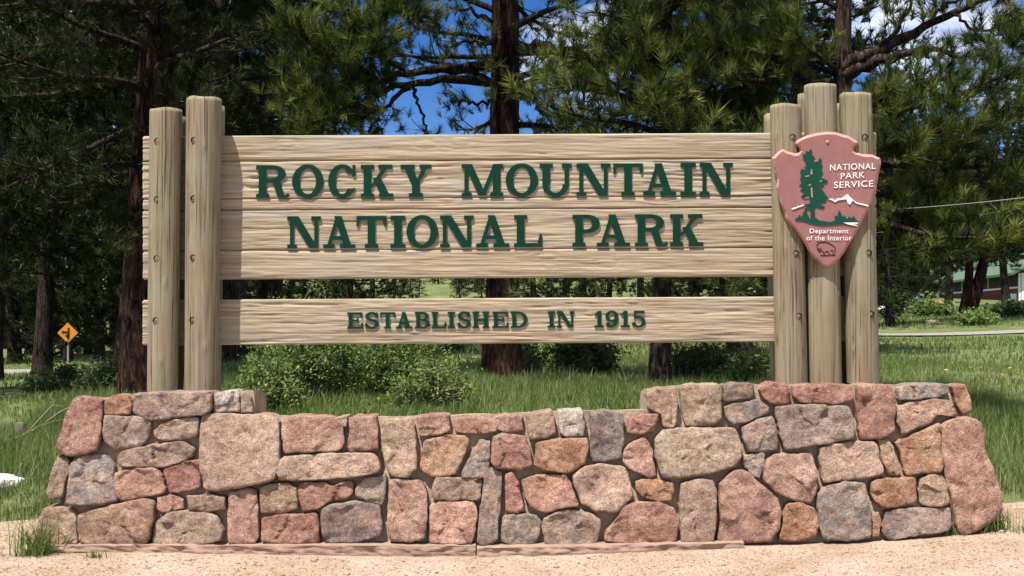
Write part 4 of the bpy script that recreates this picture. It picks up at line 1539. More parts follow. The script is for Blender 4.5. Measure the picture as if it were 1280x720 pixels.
# centre
near_pine('ponderosa pine whose thick trunk rises behind the middle of the sign board', 627, 18, 16, 0.235, 3.5, 2.9, 31, 'round', 95, 6.6, 30, sub=0.6, spacing=0.22, elev=(-0.2, 0.5), start=0.2, bend=0.03, mat='needle',
          limbs=[([(627, 84, 18), (575, 86, 17.8), (540, 87, 17.6), (505, 92, 17.4), (470, 100, 17.1), (430, 120, 16.9), (395, 135, 16.8)], 0.085, 0.55, 0.035),
                 ([(627, 102, 18), (570, 100, 17.7), (520, 103, 17.4), (480, 112, 17.2), (455, 135, 17), (440, 155, 16.9)], 0.075, 0.7, 0.05),
                 ([(505, 92, 17.4), (480, 70, 17.2), (450, 40, 17.0), (430, 15, 16.9), (410, -15, 16.9)], 0.05, 0.2, 0.035),
                 ([(470, 100, 17.1), (440, 80, 16.8), (400, 60, 16.6), (370, 40, 16.4), (352, 30, 16.3)], 0.045, 0.15, 0.03),
                 ([(430, 115, 17.0), (400, 112, 16.7), (370, 105, 16.5), (352, 110, 16.5)], 0.03, 0.05, 0.03),
                 ([(516, 104, 17.4), (519, 125, 17.3), (530, 150, 17.2), (534, 166, 17.2)], 0.03, 0.9, 0.4),
                 ([(512, 104, 17.4), (490, 125, 17.3), (470, 150, 17.2), (455, 175, 17.1)], 0.04, 0.35, 0.05),
                 ([(440, 130, 16.9), (410, 150, 16.6), (385, 160, 16.5), (365, 165, 16.4)], 0.03, 0.05, 0.03), ([(450, 40, 17), (480, 20, 16.7), (500, 0, 16.5), (515, -20, 16.4)], 0.03, 0.05, 0.035), ([(430, 80, 16.9), (455, 60, 16.5), (490, 45, 16.3)], 0.03, 0.05, 0.035),
                 ([(470, 20, 17.0), (500, 5, 17.0), (525, 10, 17.0), (545, 28, 17.0)], 0.03, 0.05, 0.05),
                 ([(640, 60, 18), (680, 55, 17.8), (705, 75, 17.7), (725, 110, 17.6)], 0.08, 0.5, 0.14),
                 ([(640, 90, 18), (660, 110, 17.8), (680, 140, 17.6), (700, 170, 17.5)], 0.06, 0.45, 0.16),
                 ([(627, 60, 18), (585, 50, 17.8), (560, 60, 17.6)], 0.04, 0.3, 0.12), ([(627, 125, 18), (590, 130, 17.9), (565, 128, 17.8)], 0.03, 0.3, 0.12),
                 ([(627, 30, 18), (590, 15, 17.8), (560, 8, 17.6)], 0.04, 0.4, 0.16)])
# right of centre, low dense cone
near_pine('dense low branched pine with a slim dark trunk below the word PARK', 825, 15.2, 8.2, 0.105, 1.75, 2.05, 41, 'cone', 125, 5.6, 60, 0.19, 0.0085, sub=0.64, spacing=0.155, bend=0.05, elev=(-0.25, 0.3), start=0.22, bark='barkd')
# behind the right posts
near_pine('pine with pale twisting limbs rising behind the right posts and the pink plaque', 1050, 14.6, 8.5, 0.135, 1.7, 2.35, 55, 'cone', 56, 5.4, 60, 0.19, 0.0085, sub=0.62, spacing=0.16, bend=0.03, elev=(-0.2, 0.25), start=0.3, bark='barkd',
          sector=(-2.2, 0.9, 2.9),
          limbs=[([(1055, 85, 14.6), (1100, 62, 14.4), (1150, 35, 14.3), (1200, 15, 14.2), (1245, -5, 14.2)], 0.085, 0.8, 0.25),
                 ([(1055, 95, 14.6), (1090, 78, 14.4), (1130, 66, 14.2), (1165, 58, 14.1), (1200, 72, 14.0)], 0.08, 0.62, 0.14),
                 ([(1055, 135, 14.6), (1110, 112, 14.2), (1160, 104, 13.9), (1200, 90, 13.8), (1240, 70, 13.7)], 0.04, 0.45, 0.085),
                 ([(1055, 160, 14.6), (1120, 140, 14.0), (1190, 120, 13.7), (1255, 95, 13.5), (1300, 85, 13.5)], 0.04, 0.25, 0.08),
                 ([(1055, 190, 14.6), (1110, 185, 14.0), (1160, 170, 13.6), (1210, 150, 13.5), (1275, 140, 13.4)], 0.04, 0.2, 0.085),
                 ([(1055, 150, 14.6), (1090, 135, 13.9), (1105, 120, 13.6), (1115, 110, 13.5)], 0.03, 0.3, 0.09),
                 ([(1055, 240, 14.6), (1110, 245, 14.2), (1150, 240, 14.0), (1180, 250, 13.9)], 0.03, 0.3, 0.13),
                 ([(1055, 300, 14.6), (1100, 310, 14.3), (1140, 305, 14.1), (1170, 315, 14.0)], 0.03, 0.3, 0.16),
                 ([(1190, 18, 14.2), (1235, 42, 14.0), (1275, 48, 13.9)], 0.02, 0.2, 0.08), ([(1100, 62, 14.4), (1125, 30, 14.2), (1140, 5, 14.1), (1150, -20, 14.1)], 0.03, 0.2, 0.12), ([(1150, 35, 14.3), (1185, 5, 14.1), (1215, -20, 14.0)], 0.03, 0.2, 0.11), ([(1245, -5, 14.2), (1270, 10, 14.0), (1290, 30, 13.9)], 0.02, 0.1, 0.08),
                 ([(1045, 85, 14.6), (1010, 60, 14.2), (985, 40, 14.0), (970, 20, 14)], 0.03, 0.2, 0.09)])

# ---- woodland pines further off: a few builds, copied as whole trees
def wood_pine(seed, H, r0, base, Lmax, nb, ntri, ln, wd, shape='cone'):
    r = np.random.default_rng(seed)
    o = thing('pine_tree', 'pine', 'pine tree')
    tpth, trad = trunk_path(H, r0, r, n=16, bend=0.15)
    wood, tp, td = [], [], []
    for k in range(nb):
        f = (k + r.uniform(0, .9)) / nb
        z = base + (H - 0.3 - base) * f
        c = np.array([np.interp(z, tpth[:, 2], tpth[:, 0]), np.interp(z, tpth[:, 2], tpth[:, 1]), z])
        Ln = (Lmax * (1 - 0.85 * f) if shape == 'cone' else Lmax * (0.6 + 0.4 * math.sin(math.pi * f))) * r.uniform(0.65, 1.12)
        pth = curve_path(c, k * 2.4 + r.normal(0, .3), r.uniform(-0.3, 0.2) + 0.5 * f, Ln, r, n=6)
        wood.append((pth, np.linspace(0.012 + 0.014 * Ln, 0.008, 6)))
        shoots_on(pth, 0.04, r, Ln, 0.22, 0.34, 0.85, wood, tp, td)
    V, T, s = needle_mesh(np.array(tp), np.array(td), ntri, ln, wd, r)
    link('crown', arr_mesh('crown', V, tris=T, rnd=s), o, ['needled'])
    v1, q1 = tubes([(tpth, trad)], 12)
    v2, q2 = tubes(wood[::1], 3)
    link('trunk', arr_mesh('trunk', np.concatenate([v1, v2]), quads=np.concatenate([q1, q2 + len(v1)]), smooth=True), o, ['barkd'])
    return o


def copy_tree(o):
    c = o.copy()
    C.objects.link(c)
    for ch in o.children:
        d_ = ch.copy()
        C.objects.link(d_)
        d_.parent = c
    return c


protos = [wood_pine(71, 12, 0.20, 0.7, 2.9, 66, 22, 0.27, 0.027), wood_pine(72, 15, 0.25, 1.2, 3.1, 70, 22, 0.28, 0.028, 'round'), wood_pine(73, 9, 0.14, 0.4, 2.3, 56, 20, 0.25, 0.027), wood_pine(74, 15, 0.26, 2.6, 3.6, 84, 22, 0.28, 0.028, 'round')]
used = [False] * 4
LW = ('dark pine standing in the shaded woods on the left side of the sign', 'pines in the woods on the left')
MW = ('dark green pine far behind the gap between the two sign boards', 'pines behind the gap between the boards')
RW = ('dark pine in the woods behind the cabin and right sign posts', 'pines in the woods on the right')
WOODS = [(52, 38, 3, LW), (-14, 31, 3, LW), (165, 40, 3, LW), (20, 68, 1, LW), (150, 44, 1, LW), (15, 66, 0, LW), (160, 30, 3, LW), (290, 31, 3, LW), (250, 27, 3, LW), (85, 66, 0, LW), (60, 72, 1, LW), (345, 38, 3, LW), (205, 37, 0, LW), (235, 52, 1, LW), (-70, 40, 1, LW), (270, 64, 0, LW), (125, 66, 1, LW), (80, 72, 2, LW), 
         (300, 58, 0, LW), (110, 74, 0, LW), (165, 82, 2, LW), (200, 68, 2, LW), (35, 78, 0, LW), (140, 90, 0, LW), (255, 74, 2, LW), (285, 82, 0, LW), (20, 100, 0, LW), (70, 98, 0, LW), (185, 75, 0, LW), (50, 85, 1, LW), (5, 92, 0, LW), (225, 84, 1, LW),
         (438, 46, 2, MW), (345, 68, 0, MW), (385, 80, 1, MW), (420, 88, 0, MW), (465, 76, 0, MW), (492, 100, 2, MW), (330, 90, 1, MW), (670, 62, 2, MW), (705, 72, 0, MW), (760, 56, 2, MW), (730, 90, 1, MW),
         (925, 27.5, 1, RW), (985, 30, 1, RW), (870, 45, 0, RW), (905, 66, 0, RW), (955, 50, 0, RW), (800, 78, 0, RW), (1020, 44, 2, RW), (1060, 60, 2, RW), (1113, 52, 2, RW), (1095, 75, 0, RW), (1138, 120, 1, RW), (1160, 185, 0, RW),
         (1178, 190, 1, RW), (1200, 185, 0, RW), (1222, 192, 1, RW), (1245, 186, 1, RW), (1265, 190, 0, RW), (1290, 184, 1, RW), (1150, 200, 0, RW), (1400, 62, 2, RW), (1310, 205, 1, RW), (1100, 95, 0, RW), (1125, 130, 0, RW), (1110, 150, 1, RW), (1292, 72, 3, RW), (1186, 90, 3, RW), (1258, 98, 3, RW), (1180, 205, 1, RW), (1235, 200, 0, RW), (1275, 210, 1, RW), (1330, 190, 0, RW)]
OWN = {(52, 38): 'dark bare pine trunk standing just left of the yellow road sign', (438, 46): 'small far pine whose thin trunk shows under the word ESTABLISHED',
       (925, 27.5): 'pine with a thick brown trunk under the right end of the lower board', (985, 30): 'pine trunk half hidden behind the right rear sign post',
       (1113, 52): 'small dark pine across the meadow just right of the sign posts', (870, 45): 'dark pine behind the dark bush right of the slim trunk',
       (1292, 72): 'pine at the right edge reaching over the cabin roof', (165, 40): 'pine close behind the thick dark red trunk left of the sign'}
HW_ = ('small pine dotted on the pale green hillside behind the sign', 'pines dotted on the far hillside')
_h = random.Random(9)
WOODS += [(_h.uniform(498, 606), _h.uniform(165, 320), _h.choice((0, 2)), HW_) for _ in range(26)] + [(_h.uniform(640, 960), _h.uniform(150, 300), _h.choice((0, 1, 2)), HW_) for _ in range(16)]
rw = random.Random(4)
for u_, d_, k_, (lab, grp) in WOODS:
    if not used[k_]:
        o = protos[k_]
        used[k_] = True
    else:
        o = copy_tree(protos[k_])
    X_ = (u_ - 640) * d_ / F
    o.location = (X_, d_, gz(X_, d_))
    s_ = rw.uniform(0.9, 1.2)
    if lab == HW_[0]:
        s_ *= rw.uniform(0.35, 0.75)
    elif d_ > 110:
        s_ *= 1.55
    o.scale = (s_, s_, s_ * (rw.uniform(0.95, 1.1) if u_ != 52 else 1.5))
    o.rotation_euler = (0, 0, rw.uniform(0, 6.28))
    o['label'] = OWN.get((u_, d_), lab)
    o['group'] = grp

# leaning twin-trunk pine before the cabin
def twin():
    r = np.random.default_rng(90)
    d = 54
    X = (1206 - 640) * d / F
    o = thing('pine_tree', 'leaning pine with two forked red trunks in front of the cabin', 'pine tree', (X, d, gz(X, d)))
    org = np.array(o.location)
    tp, td, wood, tr = [], [], [], []
    for pts, r0 in (([(1202, 402), (1207, 378), (1211, 350), (1212, 325), (1208, 290), (1195, 240), (1180, 190)], 0.23), ([(1204, 402), (1215, 380), (1224, 352), (1229, 330), (1238, 290), (1248, 250), (1256, 215)], 0.33)):
        pp = np.array([np.array(P(a, b, d)) - org for a, b in pts])
        tr.append((pp, np.linspace(r0, 0.08, len(pp))))
        for k in range(34):
            t = 0.58 + 0.42 * (k + r.uniform(0, 1)) / 34
            c = np.array([np.interp(t, np.linspace(0, 1, len(pp)), pp[:, q_]) for q_ in range(3)])
            pth = curve_path(c, k * 2.4 + r.normal(0, .3), r.uniform(-0.45, 0.15), 3.4 * (1.2 - 0.6 * t) * r.uniform(0.7, 1.1), r, n=6)
            wood.append((pth, np.linspace(0.07, 0.01, 6)))
            shoots_on(pth, 0.05, r, 3, 0.2, 0.35, 0.95, wood, tp, td)
    V, T, s = needle_mesh(np.array(tp), np.array(td), 9, 0.34, 0.04, r)
    link('crown', arr_mesh('crown', V, tris=T, rnd=s), o, ['needled'])
    for pp, rad in tr:
        v1, q1 = tubes([(pp, rad)], 14)
        link('trunk', arr_mesh('trunk', v1, quads=q1, smooth=True), o, ['bark'])
    v2, q2 = tubes(wood, 4)
    b_ = link('branches', arr_mesh('branches', v2, quads=q2, smooth=True), o, ['barkd'])
    b_['kind'] = 'stuff'


twin()

# forest on the far slopes: reads as one mass
def far_forest():
    r = np.random.default_rng(3)
    V, T, sh = [], [], []
    n = 7500
    y = r.uniform(165, 900, n)
    x = r.uniform(-0.30, 0.5, n) * y
    dens = np.array([mn.noise(Vector((a * 0.012, b * 0.012, 0))) for a, b in zip(x, y)])
    keep = (dens > -0.12 + 0.26 * (1 - sstep(240, 520, y))) 
    x, y = x[keep], y[keep]
    k = y > 330
    x, y = x[k], y[k]
    z = ground(x, y)
    b = 0
    for a, c, e in zip(x, y, z):
        h, w, k = r.uniform(7, 14), r.uniform(1.4, 2.4), 7
        for lv in range(4):
            zz, ww = e + h * (0.08 + 0.2 * lv), w * (1 - 0.22 * lv) * r.uniform(0.8, 1.15)
            an = np.linspace(0, 6.283, k, endpoint=False) + r.uniform(0, 1)
            rr = ww * r.uniform(0.6, 1.2, k)
            V.append(np.stack([a + rr * np.cos(an), c + rr * np.sin(an), np.full(k, zz) + r.uniform(-.4, .4, k)], -1))
            V.append(np.array([[a, c, zz + h * 0.36]]))
            T += [(b + i, b + (i + 1) % k, b + k) for i in range(k)]
            sh += [r.uniform(0.2, 0.8)] * (k + 1)
            b += k + 1
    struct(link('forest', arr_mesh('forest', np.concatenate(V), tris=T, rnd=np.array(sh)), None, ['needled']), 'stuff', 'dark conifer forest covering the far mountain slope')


far_forest()

# ------------------------------------------------------------------ bushes
def bush(label, u, d, w, h, dep, seed, n=7000, leaf=0.03, mat='leaf', v_base=None, name='bush', dead=0):
    r = np.random.default_rng(seed)
    X = (u - 640) * d / F
    o = thing(name, label, 'bush', (X, d, gz(X, d) - 0.02))
    wood, tips, dirs = [], [], []
    ns = int(26 + 20 * w)
    for k in range(ns):
        a = r.uniform(0, 6.283)
        f = math.sqrt(r.uniform(0, 1))
        bx, by = math.cos(a) * f * w * 0.25, math.sin(a) * f * dep * 0.25
        tx, ty = math.cos(a) * f * w * 0.5, math.sin(a) * f * dep * 0.5
        tz = h * (1 - 0.55 * f ** 2) * r.uniform(0.72, 1.1)
        m = np.array([bx * 0.6 + tx * 0.4, by * 0.6 + ty * 0.4, tz * 0.55])
        e = np.array([tx, ty, tz])
        wood.append((np.array([[bx * .4, by * .4, -0.03], m, e]), np.array([0.010, 0.007, 0.003])))
        for t in np.linspace(0.3, 1, 7):
            c = m + (e - m) * (t - 0.3) / 0.7 if t > 0.3 else m
            for _ in range(2):
                q_ = c + r.normal(0, 1, 3) * np.array([.10, .10, .08]) * (0.6 + 0.3 * w)
                q_[2] = max(q_[2], 0.02)
                wood.append((np.array([c, (c + q_) / 2 + r.normal(0, .01, 3), q_]), np.array([0.005, 0.004, 0.002])))
                tips.append(q_)
    tips = np.array(tips)
    m = len(tips)
    per = max(1, n // m)
    c = np.repeat(tips, per, 0) + r.normal(0, 1, (m * per, 3)) * np.array([.055, .055, .05])
    c[:, 2] = np.maximum(c[:, 2], 0.01)
    nr = unit(r.normal(size=(m * per, 3)) + np.array([0, 0, 0.8]))
    t1 = unit(np.cross(nr, unit(r.normal(size=(m * per, 3)))))
    t2 = np.cross(nr, t1)
    sz = leaf * r.uniform(0.6, 1.3, (m * per, 1))
    V = np.stack([c - t1 * sz, c + t2 * sz * 0.45 + nr * sz * 0.12, c + t1 * sz, c - t2 * sz * 0.45 + nr * sz * 0.12], 1).reshape(-1, 3)
    Q = np.arange(len(V)).reshape(-1, 4)
    sh = np.repeat(np.repeat(np.clip(r.normal(.5, .2, m), 0, 1), per) * .5 + r.uniform(0, 1, m * per) * .5, 4)
    link('foliage', arr_mesh('foliage', V, quads=Q, rnd=sh), o, [mat])
    v, qd = tubes(wood, 4)
    st_ = link('stems', arr_mesh('stems', v, quads=qd), o, ['twig'])
    st_['kind'] = 'stuff'
    return o


bush('bright leafy bush filling the gap below the word ESTABLISHED, tallest of the bushes', 385, 13.6, 1.15, 1.02, 0.9, 1, 22000, 0.0195)
bush('bright low bush right of the tallest leafy bush, behind the low wall', 490, 14.6, 1.25, 0.78, 0.9, 2, 20000, 0.0195)
bush('small bright bush at the right edge of the leafy thicket', 540, 13.0, 0.7, 0.42, 0.6, 3, 5000, 0.023)
bush('low bright shoots at the left foot of the leafy thicket', 335, 13.0, 0.55, 0.5, 0.5, 4, 4200, 0.024)
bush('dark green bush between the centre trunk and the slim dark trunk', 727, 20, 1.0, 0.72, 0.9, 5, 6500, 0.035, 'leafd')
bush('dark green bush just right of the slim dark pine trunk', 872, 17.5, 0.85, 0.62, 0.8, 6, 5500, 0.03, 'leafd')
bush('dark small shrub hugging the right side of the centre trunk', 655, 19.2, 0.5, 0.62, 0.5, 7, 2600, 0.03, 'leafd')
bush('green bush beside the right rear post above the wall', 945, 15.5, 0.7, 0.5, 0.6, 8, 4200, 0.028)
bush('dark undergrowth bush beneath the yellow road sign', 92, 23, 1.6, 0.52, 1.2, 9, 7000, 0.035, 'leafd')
bush('dark undergrowth bush at the foot of the thick red trunk', 140, 20.5, 1.0, 0.5, 0.9, 10, 5500, 0.033, 'leafd')
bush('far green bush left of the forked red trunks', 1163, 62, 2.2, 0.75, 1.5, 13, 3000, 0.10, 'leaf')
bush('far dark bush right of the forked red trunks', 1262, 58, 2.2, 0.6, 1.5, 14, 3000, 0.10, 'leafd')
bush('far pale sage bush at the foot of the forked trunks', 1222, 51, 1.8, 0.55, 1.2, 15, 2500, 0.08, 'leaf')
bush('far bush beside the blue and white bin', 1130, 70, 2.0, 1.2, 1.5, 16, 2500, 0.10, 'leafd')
bush('far dark bush under the board, right of the leafy thicket', 545, 34, 1.6, 0.7, 1.2, 17, 3000, 0.06, 'leafd')


# ------------------------------------------------------------------ grass
def blades(x, y, h, w, r, lean=0.35):
    n = len(x)
    z = ground(x, y) - 0.01
    b = np.stack([x, y, z], -1)
    a = r.uniform(0, 6.283, n)
    s = np.stack([np.cos(a), np.sin(a), np.zeros(n)], -1) * (w * r.uniform(.6, 1.3, n))[:, None] * 0.5
    la = r.uniform(0, 6.283, n)
    lm = np.abs(r.normal(0, lean, n))
    ld = np.stack([np.cos(la) * lm, np.sin(la) * lm, np.ones(n)], -1)
    ld = unit(ld)
    hh = (h * r.uniform(.45, 1.2, n))[:, None]
    m = b + ld * hh * 0.55
    ld2 = ld + np.stack([np.cos(la) * lm, np.sin(la) * lm, -0.25 * lm], -1) * 1.2
    t = m + unit(ld2) * hh * 0.5
    V = np.stack([b - s, b + s, m + s * .7, m - s * .7, t], 1).reshape(-1, 3)
    k = np.arange(n)[:, None] * 5
    Q = k + np.array([[0, 1, 2, 3]])
    T = k + np.array([[3, 2, 4]])
    sh = np.repeat(np.clip(r.normal(.5, .2, n), 0, 1), 5)
    return V, Q, T, sh


def scatter(n, xr, yr, r, edge=True, clump=0.0):
    x = r.uniform(*xr, n)
    y = r.uniform(*yr, n)
    k = np.ones(n, bool)
    if edge:
        ge = np.interp(x, np.linspace(-14, 14, 281), [gravel_edge(a) for a in np.linspace(-14, 14, 281)])
        k &= y > ge + 0.12 * r.normal(size=n) + 0.05
        inw = (np.abs(x + 0.0) < 3.45) & (y < 9.95)
        k &= ~inw
    return x[k], y[k]


def grass():
    r = np.random.default_rng(8)
    parts = []
    for n, xr, yr, h, w in ((52000, (2.7, 6.2), (9.8, 18), .20, .007), (52000, (-6.2, -2.9), (9.8, 18), .21, .007), (90000, (-3.6, 3.6), (10.4, 17), .13, .008),
                            (60000, (-9, 9), (17, 27), .12, .011)):
        x, y = scatter(n, xr, yr, r)
        cl_ = np.array([mn.noise(Vector((a * 1.1, b * 1.1, 2))) + 0.6 * mn.noise(Vector((a * 3.5, b * 3.5, 5))) for a, b in zip(x, y)])
        k = cl_ > -0.62 + r.uniform(-.15, .15, len(x))
        x, y, cl_ = x[k], y[k], cl_[k]
        parts.append(blades(x, y, h * (1 + 1.0 * cl_), np.full(len(x), w), r))
    n = 70000
    d = np.sqrt(r.uniform(26 ** 2, 75 ** 2, n))
    x = r.uniform(-0.45, 0.45, n) * d
    k = np.abs(d - np.array([road_c(a) for a in x])) > 3.6
    parts.append(blades(x[k], d[k], np.full(k.sum(), .16), np.full(k.sum(), .03), r))
    b, V, Q, T, s = 0, [], [], [], []
    for v, q_, t, sh in parts:
        V.append(v)
        Q.append(q_ + b)
        T.append(t + b)
        s.append(sh)
        b += len(v)
    struct(link('grass', arr_mesh('grass', np.concatenate(V), tris=np.concatenate(T), quads=np.concatenate(Q), rnd=np.concatenate(s)), None, ['grass']), 'stuff', 'green meadow grass round and behind the stone wall')


grass()


def tuft(label, u, d, w, h, n, seed):
    r = np.random.default_rng(seed)
    X = (u - 640) * d / F
    x, y = X + r.normal(0, w * .45, n), d + r.normal(0, w * .3, n)
    v, q_, t, sh = blades(x, y, np.full(n, h), np.full(n, .008), r, 0.5)
    o = link('grass_tuft', arr_mesh('grass_tuft', v, tris=t, quads=q_, rnd=sh), None, ['grass'])
    tag(o, label, 'grass tuft')


tuft('tall grass tuft growing at the left front corner of the wall', 46, 8.72, 0.17, 0.30, 260, 1)
tuft('grass tuft at the foot of the tall pink stone on the right wall end', 1236, 8.9, 0.16, 0.2, 300, 2)
tuft('small sprig of grass on the gravel before the footing stones', 118, 8.6, 0.06, 0.09, 60, 3)
tuft('grass clump at the right edge of the gravel', 1290, 8.75, 0.12, 0.13, 160, 4)
tuft('small grass clump where the wall base meets the gravel at right', 1192, 8.85, 0.08, 0.10, 110, 5)

# yellow wildflowers in the right meadow
fr = random.Random(6)
fl0 = None
for k_, (u_, v_, d_) in enumerate(((1193, 458, 20), (1200, 468, 18), (1213, 466, 19), (1219, 471, 17.5), (1228, 468, 19), (1237, 472, 17), (1268, 463, 19), (1271, 467, 18), (1253, 470, 17.5), (1180, 470, 18.5))):
    X_ = (u_ - 640) * d_ / F
    if fl0 is None:
        fl0 = o = thing('wildflower', 'yellow wildflower in the grass right of the sign posts', 'flower', group='yellow wildflowers in the right meadow')
        v, qd = tubes([(np.array([[0, 0, -.02], [.01, 0, .2], [.0, .01, .38]]), np.array([.004, .004, .003]))], 5)
        link('stem', arr_mesh('stem', v, quads=qd), o, ['grass'])
        bm = bmesh.new()
        for a in range(9):
            an = a * 0.698
            c_, s_ = math.cos(an), math.sin(an)
            f_ = [(0.006 * c_, .006 * s_, .382), (.035 * c_ - .012 * s_, .035 * s_ + .012 * c_, .392), (.055 * c_, .055 * s_, .385), (.035 * c_ + .012 * s_, .035 * s_ - .012 * c_, .392)]
            bm.faces.new([bm.verts.new((x, y + .01, z)) for x, y, z in f_])
        mt = Matrix.Translation((0, .01, .388))
        bmesh.ops.create_uvsphere(bm, u_segments=8, v_segments=5, radius=.016, matrix=mt)
        link('flower_head', bm_mesh('flower_head', bm), o, ['petal'])
    else:
        o = copy_tree(fl0)
    o.location = (X_, d_, gz(X_, d_))
    o.scale = (.6, .6, .75)
    o.rotation_euler = (fr.uniform(.0, .3), fr.uniform(-.15, .15), fr.uniform(0, 6))

# ------------------------------------------------------------------ pebbles on the gravel
def pebbles():
    r = np.random.default_rng(77)
    n = 24000
    x = r.uniform(-4.6, 4.6, n)
    y = 6.6 + r.uniform(0, 1, n) ** 0.8 * 3.5
    k = ~((np.abs(x) < 3.3) & (y > 8.72))
    ge = np.interp(x, np.linspace(-14, 14, 281), [gravel_edge(a) for a in np.linspace(-14, 14, 281)])
    k &= y < ge
    x, y = x[k], y[k]
    z = ground(x, y) + 0.014
    s = 0.0022 + r.exponential(0.0024, len(x))
    s = np.minimum(s, 0.02) * np.where(r.uniform(0, 1, len(s)) < 0.012, 3.0, 1.0)
    o6 = np.array([[1, 0, 0], [0, 1, 0], [-1, 0, 0], [0, -1, 0], [0, 0, .7], [0, 0, -.7]], float)
    f8 = np.array([[0, 1, 4], [1, 2, 4], [2, 3, 4], [3, 0, 4], [1, 0, 5], [2, 1, 5], [3, 2, 5], [0, 3, 5]])
    v = o6[None] * r.uniform(.6, 1.3, (len(x), 6, 1)) * s[:, None, None]
    a = r.uniform(0, 6.28, len(x))
    ca, sa = np.cos(a)[:, None], np.sin(a)[:, None]
    v = np.stack([v[..., 0] * ca - v[..., 1] * sa, v[..., 0] * sa + v[..., 1] * ca, v[..., 2]], -1)
    v += np.stack([x, y, z], -1)[:, None, :]
    T = (np.arange(len(x))[:, None, None] * 6 + f8[None]).reshape(-1, 3)
    struct(link('pebbles', arr_mesh('pebbles', v.reshape(-1, 3), tris=T), None, ['gravel']), 'stuff', 'fine loose pebbles on the pink gravel path')


pebbles()


def litter():
    r = np.random.default_rng(5)
    n = 2600
    x = r.uniform(-4.8, 4.8, n)
    y = 7.2 + r.uniform(0, 1, n) * 3.2
    k = ~((np.abs(x) < 3.4) & (y > 8.68))
    ge = np.interp(x, np.linspace(-14, 14, 281), [gravel_edge(a) for a in np.linspace(-14, 14, 281)])
    k &= (y < ge) & (r.uniform(0, 1, n) < 0.25 + 0.75 * np.array([mn.noise(Vector((a * 1.5, b * 1.5, 9))) > 0 for a, b in zip(x, y)]))
    x, y = x[k], y[k]
    z = ground(x, y) + 0.018
    a = r.uniform(0, 6.283, len(x))
    l = r.uniform(.004, .018, len(x))
    w = r.uniform(.0012, .0035, len(x))
    d = np.stack([np.cos(a), np.sin(a), r.normal(0, .08, len(x))], -1) * l[:, None]
    sd = np.stack([-np.sin(a), np.cos(a), np.zeros(len(x))], -1) * w[:, None]
    up = np.zeros((len(x), 3))
    up[:, 2] = w * 1.5
    c = np.stack([x, y, z], -1)
    v = np.stack([c - d - sd, c - d + sd, c + d + sd, c + d - sd, c - d + up, c + d + up], 1)
    Q = (np.arange(len(x))[:, None, None] * 6 + np.array([[0, 4, 5, 3], [4, 1, 2, 5]])[None]).reshape(-1, 4)
    struct(link('plant_litter', arr_mesh('plant_litter', v.reshape(-1, 3), quads=Q), None, ['litter']), 'stuff', 'brown needles and twig bits strewn on the gravel path')


litter()


def stalks():
    r = np.random.default_rng(15)
    P_ = []
    for n, xr, yr in ((700, (2.8, 6), (10.2, 17)), (700, (-6, -3), (10.2, 17)), (600, (-3.6, 3.6), (10.6, 18)), (900, (-9, 9), (17, 28))):
        x, y = scatter(n, xr, yr, r)
        P_.append(blades(x, y, np.full(len(x), .27), np.full(len(x), .006), r, 0.3))
    b, V, Q, T, s_ = 0, [], [], [], []
    for v, q_, t, sh in P_:
        V.append(v); Q.append(q_ + b); T.append(t + b); s_.append(sh)
        b += len(v)
    struct(link('dry_stalks', arr_mesh('dry_stalks', np.concatenate(V), tris=np.concatenate(T), quads=np.concatenate(Q), rnd=np.concatenate(s_)), None, ['stalk']), 'stuff', 'pale dry grass stalks standing above the green meadow grass')


stalks()


# ------------------------------------------------------------------ rocks, dead branch
def rock(label, u, v, d, sx, sy, sz, seed, mat='rockw'):
    bm = bmesh.new()
    bmesh.ops.create_icosphere(bm, subdivisions=4, radius=1)
    p = P(u, v, d)
    for w in bm.verts:
        c = w.co.copy()
        k = 1 + 0.30 * mn.noise(c * 1.6 + Vector((seed, 0, 0))) + 0.10 * mn.noise(c * 3.4 + Vector((seed, 3, 0))) + 0.04 * mn.noise(c * 9)
        w.co = Vector((c.x * sx, c.y * sy, c.z * sz)) * k
    o = link('rock', bm_mesh('rock', bm, True), None, [mat])
    o.location = (p.x, d, gz(p.x, d) + sz * 0.45)
    tag(o, label, 'rock')


rock('pale white rock lying in the grass at the left edge', 5, 600, 11.7, 0.17, 0.13, 0.08, 4)
rock('small pale rock in the far grass beside the sign post', 1106, 384, 70, 0.6, 0.4, 0.35, 5)
rock('brown rock in the far grass left of the forked trunks', 1165, 401, 52, 0.28, 0.2, 0.16, 9, 'twig')

o = thing('dead_branch', 'dead grey branch lying in the grass left of the wall', 'branch', (0, 0, 0))
bp = [(20, 546, 14.4), (30, 530, 14.5), (44, 524, 14.5), (58, 513, 14.5), (70, 503, 14.5)]
X0 = P(40, 540, 14.4)
g0 = gz(X0.x, 14.4)
base_ = Vector((X0.x, 14.4, g0))
o.location = base_
sh_ = g0 - X0.z + 0.03
pts = []
for lp_, r0 in (([(8, 545), (22, 537), (34, 531), (52, 520), (70, 506), (82, 500)], .022), ([(34, 531), (46, 516), (62, 497), (74, 499)], .012), ([(46, 524), (62, 518), (88, 512)], .010), ([(22, 537), (30, 541), (44, 530)], .014)):
    pp = np.array([np.array(P(a, b, 14.4)) - np.array(base_) + np.array([0, 0, sh_]) for a, b in lp_])
    pp[:, 2] = np.maximum(pp[:, 2], 0.015)
    pp[:, 1] += np.linspace(0, .15, len(pp))
    pts.append((pp, np.linspace(r0, r0 * .35, len(pp))))
for k_, pr_ in enumerate(pts):
    v, qd = tubes([pr_], 7)
    link('branch_stem' if k_ == 0 else 'twig', arr_mesh('twig', v, quads=qd, smooth=True), o, ['twig'])

